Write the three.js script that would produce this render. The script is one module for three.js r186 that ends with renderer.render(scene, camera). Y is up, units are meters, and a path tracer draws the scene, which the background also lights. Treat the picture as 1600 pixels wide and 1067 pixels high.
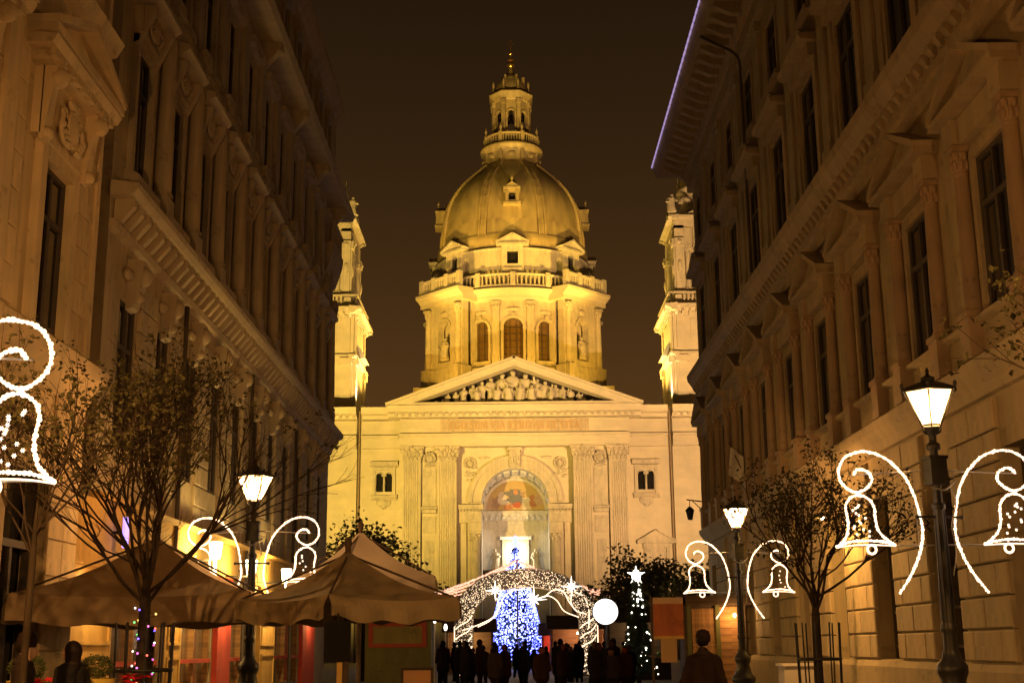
import * as THREE from 'three';
import { mergeGeometries } from 'three/addons/utils/BufferGeometryUtils.js';
import { MarchingCubes } from 'three/addons/objects/MarchingCubes.js';
import { FontLoader } from 'three/addons/loaders/FontLoader.js';
import { TextGeometry } from 'three/addons/geometries/TextGeometry.js';

// ---------------------------------------------------------------- camera, sky, light, exposure
const scene = new THREE.Scene();
const camera = new THREE.PerspectiveCamera(29.87, 1600 / 1067, 0.1, 2000);
camera.position.set(0, 1.6, 0);
camera.lookAt(0, 1.6 + Math.tan(13.414 * Math.PI / 180), -1);
camera.rotateZ(-0.0095);
const renderer = new THREE.WebGLRenderer({ antialias: true });
renderer.toneMapping = THREE.LinearToneMapping;
renderer.toneMappingExposure = 1;
renderer.shadowMap.enabled = true;
{ // night sky over a lit city: dull brown, a little lighter towards the horizon
  const W = 64, H = 64, d = new Float32Array(W * H * 4);
  for (let j = 0; j < H; j++) for (let i = 0; i < W; i++) {
    const up = Math.max(0, (j + 0.5) / H * 2 - 1), k = Math.exp(-Math.max(up, 0.12) * 8.66), o = (j * W + i) * 4;
    d[o] = 0.0040 + 0.228 * k; d[o + 1] = 0.0030 + 0.097 * k; d[o + 2] = 0.0020 + 0.022 * k; d[o + 3] = 1;
  }
  const t = new THREE.DataTexture(d, W, H, THREE.RGBAFormat, THREE.FloatType);
  t.mapping = THREE.EquirectangularReflectionMapping; t.magFilter = THREE.LinearFilter; t.needsUpdate = true;
  scene.background = t; scene.environment = t;
}
const SODIUM = [1, 0.51, 0.16], WARM = [1, 0.62, 0.36];
const LAMP_CD = 62;            // street lanterns
const FLOOD = 1;               // scale of the basilica's floodlights

// ---------------------------------------------------------------- helpers
let seed = 7;
const rnd = () => { seed = (seed * 1664525 + 1013904223) >>> 0; return seed / 4294967296; };
const rr = (a, b) => a + (b - a) * rnd();
const V = (x, y, z) => new THREE.Vector3(x, y, z);
const PI = Math.PI, M4 = new THREE.Matrix4();
const C = (r, g, b) => new THREE.Color().setRGB(r, g, b);
const used = {};
function numbered(n) { const k = used[n] = (used[n] ?? -1) + 1; return k ? n + '_' + String(k).padStart(3, '0') : n; }
function clean(g) {
  const o = g.index ? g.toNonIndexed() : g.clone();
  for (const k of Object.keys(o.attributes)) if (k !== 'position' && k !== 'normal') o.deleteAttribute(k);
  o.morphAttributes = {}; o.clearGroups();
  if (!o.attributes.normal) o.computeVertexNormals();
  return o;
}
function boxUV(g, s = 1) {
  const p = g.attributes.position, uv = new Float32Array(p.count * 2), a = V(0, 0, 0), b = V(0, 0, 0), c = V(0, 0, 0);
  for (let i = 0; i < p.count; i += 3) {
    a.fromBufferAttribute(p, i); b.fromBufferAttribute(p, i + 1).sub(a); c.fromBufferAttribute(p, i + 2).sub(a); b.cross(c);
    const x = Math.abs(b.x), y = Math.abs(b.y), z = Math.abs(b.z);
    for (let k = 0; k < 3; k++) {
      a.fromBufferAttribute(p, i + k);
      const [u, v] = y > x && y > z ? [a.x, a.z] : x > z ? [a.z, a.y] : [a.x, a.y];
      uv[(i + k) * 2] = u * s; uv[(i + k) * 2 + 1] = v * s;
    }
  }
  g.setAttribute('uv', new THREE.BufferAttribute(uv, 2));
  return g;
}
const boxG = new THREE.BoxGeometry(1, 1, 1);
class MB {
  constructor() { this.g = []; }
  add(g, m) { const o = clean(g); if (m) o.applyMatrix4(m); this.g.push(o); return this; }
  at(g, x, y, z, ry = 0, rx = 0, rz = 0, s = 1) {
    const m = new THREE.Matrix4().makeRotationFromEuler(new THREE.Euler(rx, ry, rz, 'YXZ'));
    if (s.isVector3) m.scale(s); else m.scale(V(s, s, s));
    m.setPosition(x, y, z); return this.add(g, m);
  }
  box(w, h, d, x, y, z, ry = 0, rx = 0, rz = 0) { return this.at(boxG, x, y, z, ry, rx, rz, V(w, h, d)); }
  // box by its limits
  bx(x0, x1, y0, y1, z0, z1) { return this.box(x1 - x0, y1 - y0, z1 - z0, (x0 + x1) / 2, (y0 + y1) / 2, (z0 + z1) / 2); }
  ball(rx, ry, rz, x, y, z, d = 2) { return this.at(new THREE.IcosahedronGeometry(1, d), x, y, z, 0, 0, 0, V(rx, ry, rz)); }
  cyl(r0, r1, h, x, y, z, n = 12) { return this.at(new THREE.CylinderGeometry(r1, r0, h, n), x, y + h / 2, z); }   // y = foot
  lathe(prof, n, x = 0, y = 0, z = 0, ry = 0) { return this.at(new THREE.LatheGeometry(prof.map(p => new THREE.Vector2(p[0], p[1])), n), x, y, z, ry); }
  tube(pts, r, n = 32, k = 6, closed = false) { return this.add(new THREE.TubeGeometry(new THREE.CatmullRomCurve3(pts, closed), n, r, k, closed)); }
  bar(a, b, r, k = 6, r2 = r) {
    const d = b.clone().sub(a), q = new THREE.Quaternion().setFromUnitVectors(V(0, 1, 0), d.clone().normalize());
    return this.add(new THREE.CylinderGeometry(r2, r, d.length(), k), new THREE.Matrix4().compose(a.clone().add(b).multiplyScalar(0.5), q, V(1, 1, 1)));
  }
  // profile [[z, y], ...] swept along x
  sweep(prof, x0, x1) {
    const g = new THREE.ExtrudeGeometry(new THREE.Shape(prof.map(p => new THREE.Vector2(-p[0], p[1]))), { depth: x1 - x0, bevelEnabled: false });
    return this.add(g, new THREE.Matrix4().makeTranslation(x0, 0, 0).multiply(new THREE.Matrix4().makeRotationY(PI / 2)));
  }
  ext(shape, depth, x = 0, y = 0, z = 0, ry = 0, n = 12) { return this.at(new THREE.ExtrudeGeometry(shape, { depth, bevelEnabled: false, curveSegments: n }), x, y, z, ry); }
  geo(s = 1) { return boxUV(this.g.length > 1 ? mergeGeometries(this.g) : this.g[0], s); }
  build(name, mat, parent = scene) { return mesh(name, this.geo(), mat, parent); }
}
function mesh(name, geo, mat, parent = scene) {
  const o = new THREE.Mesh(geo, mat); o.name = numbered(name); o.castShadow = o.receiveShadow = true; parent.add(o); return o;
}
function put(src, parent, x = 0, y = 0, z = 0, ry = 0, s) {      // another part or piece like src
  const o = src.clone(); const base = src.name.replace(/_\d{3}$/, ''); o.name = numbered(base);
  o.traverse(c => { if (c !== o) c.name = numbered(c.name.replace(/_\d{3}$/, '')); });
  o.position.set(x, y, z); o.rotation.y = ry; if (s) o.scale.set(...s); parent.add(o); return o;
}
function tag(o, label, category, group, kind) {
  o.userData = { label, category }; if (group) o.userData.group = group; if (kind) o.userData.kind = kind; return o;
}
function thing(name, label, category, x = 0, y = 0, z = 0, ry = 0, group) {
  const o = new THREE.Group(); o.name = numbered(name); o.position.set(x, y, z); o.rotation.y = ry; scene.add(o);
  return tag(o, label, category, group);
}
function copyThing(src, label, x, y, z, ry = 0) {
  const o = put(src, scene, x, y, z, ry); o.userData = { ...src.userData, label }; return o;
}
const rect = (x0, x1, y0, y1) => new THREE.Shape([[x0, y0], [x1, y0], [x1, y1], [x0, y1]].map(p => new THREE.Vector2(...p)));
function archPath(P, cx, w, y0, ys) { // rectangle with a round top springing at ys
  const s = new P(); s.moveTo(cx - w, y0); s.lineTo(cx + w, y0); s.lineTo(cx + w, ys); s.absarc(cx, ys, w, 0, PI, false); s.lineTo(cx - w, y0); return s;
}
const rectPath = (x0, x1, y0, y1) => { const s = new THREE.Path(); s.moveTo(x0, y0); s.lineTo(x1, y0); s.lineTo(x1, y1); s.lineTo(x0, y1); s.closePath(); return s; };
function archBand(r0, r1, depth, n = 24) {
  const s = new THREE.Shape(); s.absarc(0, 0, r1, 0, PI, false); s.absarc(0, 0, r0, PI, 0, true); s.closePath();
  return new THREE.ExtrudeGeometry(s, { depth, bevelEnabled: false, curveSegments: n });
}
function chBox(w, h, d, c) { // a stone with a chamfered face, back open at z = 0
  const R = [[w / 2, h / 2, 0], [w / 2, h / 2, d - c], [w / 2 - c, h / 2 - c, d]], v = [];
  const ring = r => [[-r[0], -r[1], r[2]], [r[0], -r[1], r[2]], [r[0], r[1], r[2]], [-r[0], r[1], r[2]]];
  const q = (a, b, e, f) => v.push(...a, ...b, ...e, ...a, ...e, ...f);
  for (let k = 0; k < 2; k++) { const a = ring(R[k]), b = ring(R[k + 1]); for (let i = 0; i < 4; i++) { const j = (i + 1) % 4; q(a[i], a[j], b[j], b[i]); } }
  const f = ring(R[2]); q(...f);
  const g = new THREE.BufferGeometry(); g.setAttribute('position', new THREE.Float32BufferAttribute(v, 3)); g.computeVertexNormals();
  return boxUV(g);
}
// tileable noise textures
function hash(x, y, s) { let h = (x * 374761393 + y * 668265263 + s * 974634777) | 0; h = Math.imul(h ^ (h >>> 13), 1274126177); return ((h ^ (h >>> 16)) >>> 0) / 4294967296; }
function vnoise(x, y, per, s) {
  const xi = Math.floor(x), yi = Math.floor(y), fx = x - xi, fy = y - yi, u = fx * fx * (3 - 2 * fx), v = fy * fy * (3 - 2 * fy), w = k => ((k % per) + per) % per;
  const a = hash(w(xi), w(yi), s), b = hash(w(xi + 1), w(yi), s), c = hash(w(xi), w(yi + 1), s), d = hash(w(xi + 1), w(yi + 1), s);
  return a + (b - a) * u + (c - a) * v + (a - b - c + d) * u * v;
}
function fbm(x, y, per, oct, s) { let t = 0, a = 0.5, n = 0; for (let o = 0; o < oct; o++) { t += a * vnoise(x, y, per, s + o); n += a; x *= 2; y *= 2; per *= 2; a *= 0.5; } return t / n; }
function tex(N, fn, srgb = true, rep = 1) {
  const d = new Uint8Array(N * N * 4);
  for (let j = 0; j < N; j++) for (let i = 0; i < N; i++) {
    const c = fn(i / N, j / N), o = (j * N + i) * 4;
    for (let k = 0; k < 3; k++) d[o + k] = Math.max(0, Math.min(255, 255 * (srgb ? Math.pow(Math.max(0, c[k]), 1 / 2.2) : c[k])));
    d[o + 3] = 255;
  }
  const t = new THREE.DataTexture(d, N, N, THREE.RGBAFormat); t.wrapS = t.wrapT = THREE.RepeatWrapping; t.magFilter = THREE.LinearFilter;
  if (srgb) t.colorSpace = THREE.SRGBColorSpace; t.repeat.set(rep, rep); t.needsUpdate = true; return t;
}
// a colour map of mean value 1 around which the colour varies, scaled by the material colour (kept below 1)
const blotch = (amp, f, s, streak = 1) => (u, v) => {
  const n = fbm(u * f, v * f / streak, f, 5, s) - 0.5, g = hash(Math.floor(u * 512), Math.floor(v * 512), s + 9) - 0.5;
  const k = 0.82 + amp * n * 2 + 0.05 * g; return [k, k * (1 - 0.06 * n), k * (1 - 0.14 * n)];
};
const T = {};
T.plaster = tex(1024, (u, v) => { const n = fbm(u * 4, v * 4, 4, 6, 11) - 0.5, st = fbm(u * 40, v * 3, 40, 4, 13) - 0.5, sp = fbm(u * 24, v * 24, 24, 4, 15), g = hash(Math.floor(u * 1024), Math.floor(v * 1024), 20) - 0.5; const k = 0.8 + 0.42 * n + 0.3 * st - (sp > 0.66 ? (sp - 0.66) * 1.2 : 0) + 0.05 * g; return [k, k * (1 - 0.08 * n - 0.05 * st), k * (1 - 0.18 * n - 0.1 * st)]; }, true, 1 / 5);
T.plasterB = tex(512, (u, v) => { const n = fbm(u * 8, v * 8, 8, 6, 31); return [n, n, n]; }, false, 1 / 3);
T.ashlar = tex(1024, (u, v) => {   // courses of dressed stone, 8 m tile: 12 courses
  const y = v * 12, r = Math.floor(y), fy = y - r, x = u * 6 + (r % 2) * 0.5, cidx = ((Math.floor(x) % 6) + 6) % 6, fx = x - Math.floor(x);
  const tone = 0.9 + 0.05 * (hash(cidx, r, 5) - 0.5), n = fbm(u * 8, v * 8, 8, 5, 41) - 0.5, j = (fy < 0.035 || fx < 0.018) ? 0.93 : 1;
  const k = tone * j * (0.94 + 0.26 * n); return [k, k * (1 - 0.05 * n), k * (1 - 0.12 * n)];
}, true, 1 / 8);
T.ashlarB = tex(1024, (u, v) => {
  const y = v * 12, r = Math.floor(y), fy = y - r, x = u * 6 + (r % 2) * 0.5, fx = x - Math.floor(x), n = fbm(u * 16, v * 16, 16, 4, 43);
  const k = (fy < 0.035 || fx < 0.018) ? 0.15 : 0.75 + 0.25 * n; return [k, k, k];
}, false, 1 / 8);
T.copper = tex(512, (u, v) => { const n = fbm(u * 16, v * 3, 16, 5, 51) - 0.5, m = fbm(u * 4, v * 4, 4, 4, 52) - 0.5, k = 0.8 + 0.5 * n + 0.3 * m; return [k, k * (1 + 0.1 * m), k * (1 - 0.1 * m)]; }, true, 1 / 9);
T.pave = tex(1024, (u, v) => {
  const y = v * 16, r = Math.floor(y), fy = y - r, x = u * 8 + (r % 2) * 0.5, c = ((Math.floor(x) % 8) + 8) % 8, fx = x - Math.floor(x);
  const k = (0.75 + 0.3 * (hash(c, r, 3) - 0.5)) * ((fy < 0.06 || fx < 0.03) ? 0.5 : 1) * (0.85 + 0.3 * fbm(u * 16, v * 16, 16, 4, 61)); return [k, k, k];
}, true, 1 / 4);
T.cloth = tex(512, (u, v) => { const w = 0.5 + 0.25 * Math.sin(u * 2 * PI * 128) + 0.25 * Math.sin(v * 2 * PI * 128), n = fbm(u * 4, v * 4, 4, 5, 71) - 0.5, k = 0.8 + 0.05 * w + 0.3 * n; return [k, k, k]; }, true, 1 / 2);
T.clothB = tex(256, (u, v) => { const n = fbm(u * 4, v * 4, 4, 5, 75); return [n, n, n]; }, false, 1 / 1.5);
T.wood = tex(512, (u, v) => { const n = fbm(u * 2 + 0.3 * fbm(u * 4, v * 4, 4, 3, 83), v * 32, 32, 4, 81) - 0.5, k = 0.8 + 0.7 * n; return [k, k * 0.97, k * 0.92]; }, true, 1 / 2);
T.bark = tex(256, (u, v) => { const n = fbm(u * 16, v * 4, 16, 4, 91); return [0.5 + n * 0.6, 0.5 + n * 0.55, 0.45 + n * 0.5]; }, true, 1);
const matt = (r, g, b, o = {}) => new THREE.MeshPhysicalMaterial({ color: C(r, g, b), roughness: 0.9, specularIntensity: 0.12, ...o });
function mat(r, g, b, o = {}) { return new THREE.MeshStandardMaterial({ color: C(r, g, b), roughness: 0.85, metalness: 0, ...o }); }
function glow(r, g, b, base = [0.8, 0.75, 0.7]) { return new THREE.MeshStandardMaterial({ color: C(...base), roughness: 0.6, emissive: C(r, g, b), emissiveIntensity: 1 }); }
const M = {
  wallL: mat(0.52, 0.42, 0.28, { map: T.plaster, bumpMap: T.plasterB, bumpScale: 0.006 }),
  trimL: mat(0.56, 0.45, 0.31, { map: T.plaster, bumpMap: T.plasterB, bumpScale: 0.004 }),
  wallL1: mat(0.74, 0.57, 0.34, { map: T.plaster, bumpMap: T.plasterB, bumpScale: 0.006 }),
  trimL1: mat(0.76, 0.59, 0.36, { map: T.plaster, bumpMap: T.plasterB, bumpScale: 0.004 }),
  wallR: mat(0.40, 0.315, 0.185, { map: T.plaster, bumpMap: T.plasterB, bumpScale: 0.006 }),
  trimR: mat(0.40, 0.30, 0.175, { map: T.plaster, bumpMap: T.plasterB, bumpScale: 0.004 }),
  colR: mat(0.36, 0.24, 0.14, { map: T.plaster, roughness: 0.6 }),
  stone: mat(0.62, 0.56, 0.42, { map: T.ashlar, bumpMap: T.ashlarB, bumpScale: 0.008 }),
  stoneP: mat(0.60, 0.54, 0.41, { map: T.plaster, bumpMap: T.plasterB, bumpScale: 0.01 }),
  carve: mat(0.58, 0.52, 0.40, { map: T.plaster }),
  pale: mat(0.66, 0.64, 0.60, { map: T.plaster }),
  copper: mat(0.46, 0.37, 0.17, { map: T.copper, roughness: 0.6, metalness: 0.1 }),
  gold: mat(0.95, 0.68, 0.2, { metalness: 1, roughness: 0.3 }),
  roof: mat(0.06, 0.05, 0.045),
  glass: new THREE.MeshPhysicalMaterial({ color: C(0.012, 0.012, 0.012), roughness: 0.1, clearcoat: 0.6 }),
  frame: mat(0.055, 0.04, 0.03, { roughness: 0.6 }),
  dark: new THREE.MeshPhysicalMaterial({ color: C(0.012, 0.011, 0.01), roughness: 0.9, specularIntensity: 0.15 }),
  iron: mat(0.018, 0.017, 0.016, { roughness: 0.45, metalness: 0.3 }),
  steel: mat(0.35, 0.33, 0.3, { roughness: 0.4, metalness: 0.7 }),
  bark: matt(0.05, 0.038, 0.028, { map: T.bark }),
  twig: matt(0.045, 0.032, 0.022),
  leaf: new THREE.MeshPhysicalMaterial({ color: C(0.045, 0.04, 0.015), roughness: 0.8, specularIntensity: 0.3, side: THREE.DoubleSide }),
  conifer: mat(0.03, 0.045, 0.02),
  canvas: mat(0.41, 0.30, 0.19, { map: T.cloth, bumpMap: T.clothB, bumpScale: 0.02, side: THREE.DoubleSide }),
  canvasB: mat(0.34, 0.26, 0.15, { map: T.cloth, bumpMap: T.clothB, bumpScale: 0.02, side: THREE.DoubleSide }),
  cream: mat(0.62, 0.52, 0.44, { map: T.cloth, side: THREE.DoubleSide }),
  wood: mat(0.34, 0.19, 0.08, { map: T.wood }),
  woodD: mat(0.08, 0.05, 0.03, { map: T.wood }),
  yellow: mat(0.66, 0.40, 0.10, { map: T.plaster }),
  red: mat(0.55, 0.05, 0.03, { map: T.plaster }),
  olive: mat(0.22, 0.19, 0.05, { map: T.plaster }),
  rope: glow(2.6, 1.75, 1.1), spark: glow(3.6, 2.7, 1.9), bulb: glow(26, 15, 7),
};

// ---------------------------------------------------------------- ground
{
  const g = new MB(); g.bx(-400, 400, -0.5, 0, -600, 60);
  g.build('ground', mat(0.06, 0.055, 0.05, { map: T.pave })).userData = { kind: 'structure', label: 'dark asphalt ground of the city' };
  const s = new MB(); s.bx(-7.9, 7.9, -0.2, 0.012, -56, 40);
  s.build('street', mat(0.16, 0.14, 0.12, { map: T.pave })).userData = { kind: 'structure', label: 'narrow paved pedestrian street' };
  const q = new MB(); q.bx(-60, 60, -0.2, 0.008, -148, -56.02);
  q.build('square', mat(0.18, 0.16, 0.14, { map: T.pave })).userData = { kind: 'structure', label: 'paved square before the church' };
}

// ---------------------------------------------------------------- facade pieces shared by the street houses
function windowProto(w, h, m = M.frame) { // frame with children panes; origin bottom centre
  const f = new MB(), t = 0.09, Z0 = 0.2, ob = f.bx.bind(f); f.bx = (a, b, c, d, e, g) => ob(a, b, c, d, e + Z0, g + Z0);
  f.bx(-w / 2, -w / 2 + t, 0, h, -0.34, -0.22); f.bx(w / 2 - t, w / 2, 0, h, -0.34, -0.22);
  f.bx(-w / 2 + t, w / 2 - t, 0, t, -0.34, -0.22); f.bx(-w / 2 + t, w / 2 - t, h - t, h, -0.34, -0.22);
  const ty = h * 0.68;
  f.bx(-w / 2 + t, w / 2 - t, ty - 0.05, ty + 0.05, -0.33, -0.21);
  f.bx(-0.05, 0.05, t, ty - 0.05, -0.33, -0.21); f.bx(-0.03, 0.03, ty + 0.05, h - t, -0.325, -0.215);
  const o = new THREE.Mesh(f.geo(), m); o.name = 'window'; o.castShadow = o.receiveShadow = true;
  for (const [x0, x1, y0, y1] of [[-w / 2 + t, -0.05, t, ty - 0.05], [0.05, w / 2 - t, t, ty - 0.05], [-w / 2 + t, -0.03, ty + 0.05, h - t], [0.03, w / 2 - t, ty + 0.05, h - t]]) {
    const p = new MB(); p.bx(x0, x1, y0, y1, -0.29 + Z0, -0.27 + Z0);
    const k = new THREE.Mesh(p.geo(), M.glass); k.name = 'pane'; k.castShadow = k.receiveShadow = true; o.add(k);
  }
  return o;
}
function wallPanel(x0, x1, y0, y1, holes, depth = 0.42) {
  const s = rect(x0, x1, y0, y1); for (const h of holes) s.holes.push(rectPath(...h));
  return new MB().ext(s, depth, 0, 0, -depth);
}
const proto = (mb, name, m) => { const o = new THREE.Mesh(mb.geo(), m); o.name = name; o.castShadow = o.receiveShadow = true; return o; };
function pediment(mb, w, y, h, d, t = 0.16) { // triangular hood: base slab, raking slabs, back
  mb.bx(-w / 2, w / 2, y, y + t, 0, d);
  const s = new THREE.Shape([[-w / 2, 0], [w / 2, 0], [0, h]].map(p => new THREE.Vector2(...p)));
  mb.ext(s, d * 0.45, 0, y + t, 0);
  const a = Math.atan2(h, w / 2), L = Math.hypot(h, w / 2) + 0.05;
  for (const k of [-1, 1]) mb.box(L, t * 0.9, d * 1.06, k * w / 4, y + t + h / 2 + 0.05, d * 0.53, 0, 0, -k * a);
}
function modillions(mb, x0, x1, step, w, y0, y1, z0, z1) {
  const n = Math.round((x1 - x0) / step);
  for (let i = 0; i <= n; i++) { const x = x0 + (x1 - x0) * i / n; mb.sweep([[z0, y0], [z0, y1], [z1, y1], [z1, y1 - (y1 - y0) * 0.35], [z0 + (z1 - z0) * 0.35, y0]], x - w / 2, x + w / 2); }
}
function cartouche(mb, x, y, z, s) { // shield with scrolls, a shell on top and a hanging swag
  mb.ball(0.24 * s, 0.34 * s, 0.11 * s, x, y, z, 3); mb.at(new THREE.TorusGeometry(0.27 * s, 0.045 * s, 7, 22), x, y, z + 0.01, 0, 0, 0, V(0.95, 1.32, 1));
  for (let i = -2; i <= 2; i++) mb.at(new THREE.SphereGeometry(1, 8, 6), x + Math.sin(i * 0.42) * 0.2 * s, y + 0.36 * s + Math.cos(i * 0.42) * 0.12 * s, z, 0, 0, -i * 0.42, V(0.045 * s, 0.14 * s, 0.07 * s));
  for (const k of [-1, 1]) { mb.at(new THREE.TorusGeometry(0.11 * s, 0.042 * s, 7, 18, 5), x + k * 0.42 * s, y + 0.18 * s, z - 0.02, 0, 0, k > 0 ? 1 : -1); mb.at(new THREE.TorusGeometry(0.08 * s, 0.036 * s, 7, 16, 5), x + k * 0.36 * s, y - 0.26 * s, z - 0.02, 0, 0, k > 0 ? 3 : 0);
    mb.tube([V(x + k * 0.52 * s, y + 0.14 * s, z), V(x + k * 0.6 * s, y - 0.2 * s, z), V(x + k * 0.45 * s, y - 0.4 * s, z), V(x + k * 0.12 * s, y - 0.42 * s, z)], 0.05 * s, 14, 6); for (let i = 0; i < 4; i++) mb.at(new THREE.SphereGeometry(1, 7, 5), x + k * (0.56 - 0.09 * i) * s, y - (0.1 + 0.1 * i) * s, z + 0.03, 0, 0, k * (0.5 + i * 0.3), V(0.05 * s, 0.1 * s, 0.05 * s)); }
}
function capital(mb, x, y, z, r, h) {
  mb.cyl(r * 0.95, r * 1.25, h * 0.75, x, y, z, 12); mb.box(r * 2.7, h * 0.22, r * 2.7, x, y + h * 0.87, z);
  for (let i = 0; i < 8; i++) { const a = i * PI / 4 + 0.2; mb.ball(r * 0.3, h * 0.22, r * 0.3, x + Math.cos(a) * r * 1.05, y + h * 0.28, z + Math.sin(a) * r * 1.05, 1); mb.ball(r * 0.26, h * 0.18, r * 0.26, x + Math.cos(a + 0.4) * r * 1.2, y + h * 0.6, z + Math.sin(a + 0.4) * r * 1.2, 1); }
}

// ---------------------------------------------------------------- the house on the right
{
  const b = thing('corner_house', 'long dark stone house filling the right side, with rows of pedimented windows and lit eave', 'building', 8, 0, 0, -PI / 2);
  const X = D => -D, near = -11, far = -53.2, bays = []; for (let k = -2; k <= 8; k++) bays.push(X(20 + 3.95 * k - 0.0));
  const holes = [], up = [], top = [];
  for (const x of bays) { holes.push([x - 0.8, x + 0.8, 1.27, 4.7], [x - 0.72, x + 0.72, 6.95, 9.7]); up.push([x - 0.78, x + 0.78, 13.3, 16.3]); top.push([x - 0.65, x + 0.65, 18.2, 20.2]); }
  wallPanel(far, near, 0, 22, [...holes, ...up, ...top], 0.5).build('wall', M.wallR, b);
  new MB().bx(far + 0.01, near, 0, 21.9, -9, -0.51).build('rear_wall', M.wallR, b);
  const pl = new MB(); pl.sweep([[0, 0], [0.16, 0], [0.16, 1.12], [0.1, 1.24], [0, 1.25]], far - 0.1, near); pl.build('plinth', M.wallR, b);
  // rusticated piers, stone by stone
  const hs = 0.535, y0 = 1.27;
  const stoneA = [chBox(1.15, hs - 0.03, 0.1, 0.025), chBox(1.18, hs - 0.03, 0.105, 0.025)], tones = [M.wallR, mat(0.43, 0.335, 0.195, { map: T.plaster, bumpMap: T.plasterB, bumpScale: 0.006 }), mat(0.37, 0.295, 0.175, { map: T.plaster, bumpMap: T.plasterB, bumpScale: 0.006 })];
  const stoneE = chBox(0.52, hs - 0.03, 0.1, 0.025), stoneF = chBox(0.36, hs - 0.03, 0.1, 0.025);
  for (let i = 0; i < bays.length - 1; i++) { const xc = (bays[i] + bays[i + 1]) / 2; if (i < 1) continue;
    for (let r = 0; r < 8; r++) for (const k of [-1, 1]) {
      const odd = r % 2, m = tones[Math.floor(rnd() * 3)];
      if (odd) { const o = mesh('stone_block', stoneA[r % 3 ? 0 : 1], m, b); o.position.set(xc + k * 0.59, y0 + (r + 0.5) * hs, 0); }
      else { const o = mesh('stone_block', stoneE, m, b); o.position.set(xc + k * 0.915, y0 + (r + 0.5) * hs, 0); if (k > 0) { const q = mesh('stone_block', chBox(1.27, hs - 0.03, 0.1, 0.025), tones[Math.floor(rnd() * 3)], b); q.position.set(xc, y0 + (r + 0.5) * hs, 0); } }
    }
  }
  // string course under the first floor
  new MB().sweep([[0, 5.6], [0.1, 5.62], [0.14, 5.8], [0.3, 6.0], [0.34, 6.18], [0.05, 6.24], [0, 6.24]], far - 0.15, near).build('string_course', M.wallR, b);
  const dado = new MB(); dado.bx(far - 0.02, near, 6.24, 6.8, 0, 0.06); dado.sweep([[0.06, 6.8], [0.2, 6.86], [0.2, 6.93], [0, 6.93], [0, 6.8]], far - 0.05, near); dado.build('sill_course', M.wallR, b);
  // ground floor openings with cross bars
  const door = new MB(); door.bx(-0.8, -0.68, 1.27, 4.7, -0.42, -0.3); door.bx(0.68, 0.8, 1.27, 4.7, -0.42, -0.3);
  for (let k = 0; k < 5; k++) door.bx(-0.68, 0.68, 1.5 + k * 0.72, 1.56 + k * 0.72, -0.38, -0.3);
  const doorP = proto(door, 'ground_window', M.frame); { const p = new MB(); p.bx(-0.68, 0.68, 1.27, 4.7, -0.42, -0.4); const k = proto(p, 'pane', M.glass); doorP.add(k); }
  const w1 = windowProto(1.44, 2.75), w2 = windowProto(1.56, 3.0), w3 = windowProto(1.3, 2.0);
  const ped = new MB(); ped.bx(-1.38, -0.9, 10.05, 10.5, 0, 0.3); ped.bx(0.9, 1.38, 10.05, 10.5, 0, 0.3); ped.bx(-0.85, 0.85, 10.0, 10.48, 0, 0.2);
  pediment(ped, 3.1, 10.5, 0.78, 0.48, 0.13); const pedP = proto(ped, 'pediment', M.trimR);
  const colm = new MB(); colm.bx(-0.22, 0.22, 6.24, 6.95, 0, 0.3); colm.bx(-0.25, 0.25, 6.95, 7.05, 0, 0.33); colm.lathe([[0.185, 0], [0.185, 0.06], [0.155, 0.1], [0.155, 1.0], [0.13, 2.5]], 14, 0, 7.05, 0.1); colm.lathe([[0.13, 0], [0.145, 0.05], [0.13, 0.08]], 14, 0, 9.5, 0.1); capital(colm, 0, 9.58, 0.1, 0.135, 0.47);
  const colP = proto(colm, 'half_column', M.colR);
  const arch1 = new MB(); arch1.bx(-0.86, -0.72, 6.93, 9.88, 0, 0.05); arch1.bx(0.72, 0.86, 6.93, 9.88, 0, 0.05); arch1.bx(-0.72, 0.72, 9.7, 9.88, 0, 0.05); const a1 = proto(arch1, 'window_surround', M.trimR);
  const sur2 = new MB(); sur2.bx(-0.95, -0.78, 13.2, 16.5, 0, 0.05); sur2.bx(0.78, 0.95, 13.2, 16.5, 0, 0.05); sur2.bx(-0.78, 0.78, 16.3, 16.5, 0, 0.05);
  sur2.bx(-1.25, -0.96, 13.13, 16.5, 0, 0.1); sur2.bx(0.96, 1.25, 13.13, 16.5, 0, 0.1); sur2.bx(-1.2, 1.2, 16.5, 16.85, 0, 0.24); sur2.sweep([[0, 16.85], [0.45, 16.9], [0.5, 17.05], [0, 17.1]], -1.35, 1.35);
  { const s = new THREE.Shape(); s.moveTo(-1.3, 0); s.quadraticCurveTo(0, 1.1, 1.3, 0); sur2.ext(s, 0.4, 0, 17.08, 0); } sur2.bx(-0.9, 0.9, 13.13, 13.29, 0, 0.14);
  const s2 = proto(sur2, 'window_hood', M.trimR);
  const sur3 = new MB(); sur3.bx(-0.8, -0.65, 18.15, 20.35, 0, 0.05); sur3.bx(0.65, 0.8, 18.15, 20.35, 0, 0.05); sur3.bx(-0.65, 0.65, 20.2, 20.35, 0, 0.05); sur3.bx(-0.9, 0.9, 18.0, 18.15, 0, 0.16); const s3 = proto(sur3, 'window_surround', M.trimR);
  const pil = new MB(); pil.bx(-0.32, 0.32, 13.12, 20.6, 0, 0.1); pil.bx(-0.4, 0.4, 20.6, 20.94, 0, 0.18); pil.bx(-0.4, 0.4, 13.12, 13.6, 0, 0.15); const pilP = proto(pil, 'pilaster', M.wallR);
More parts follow.
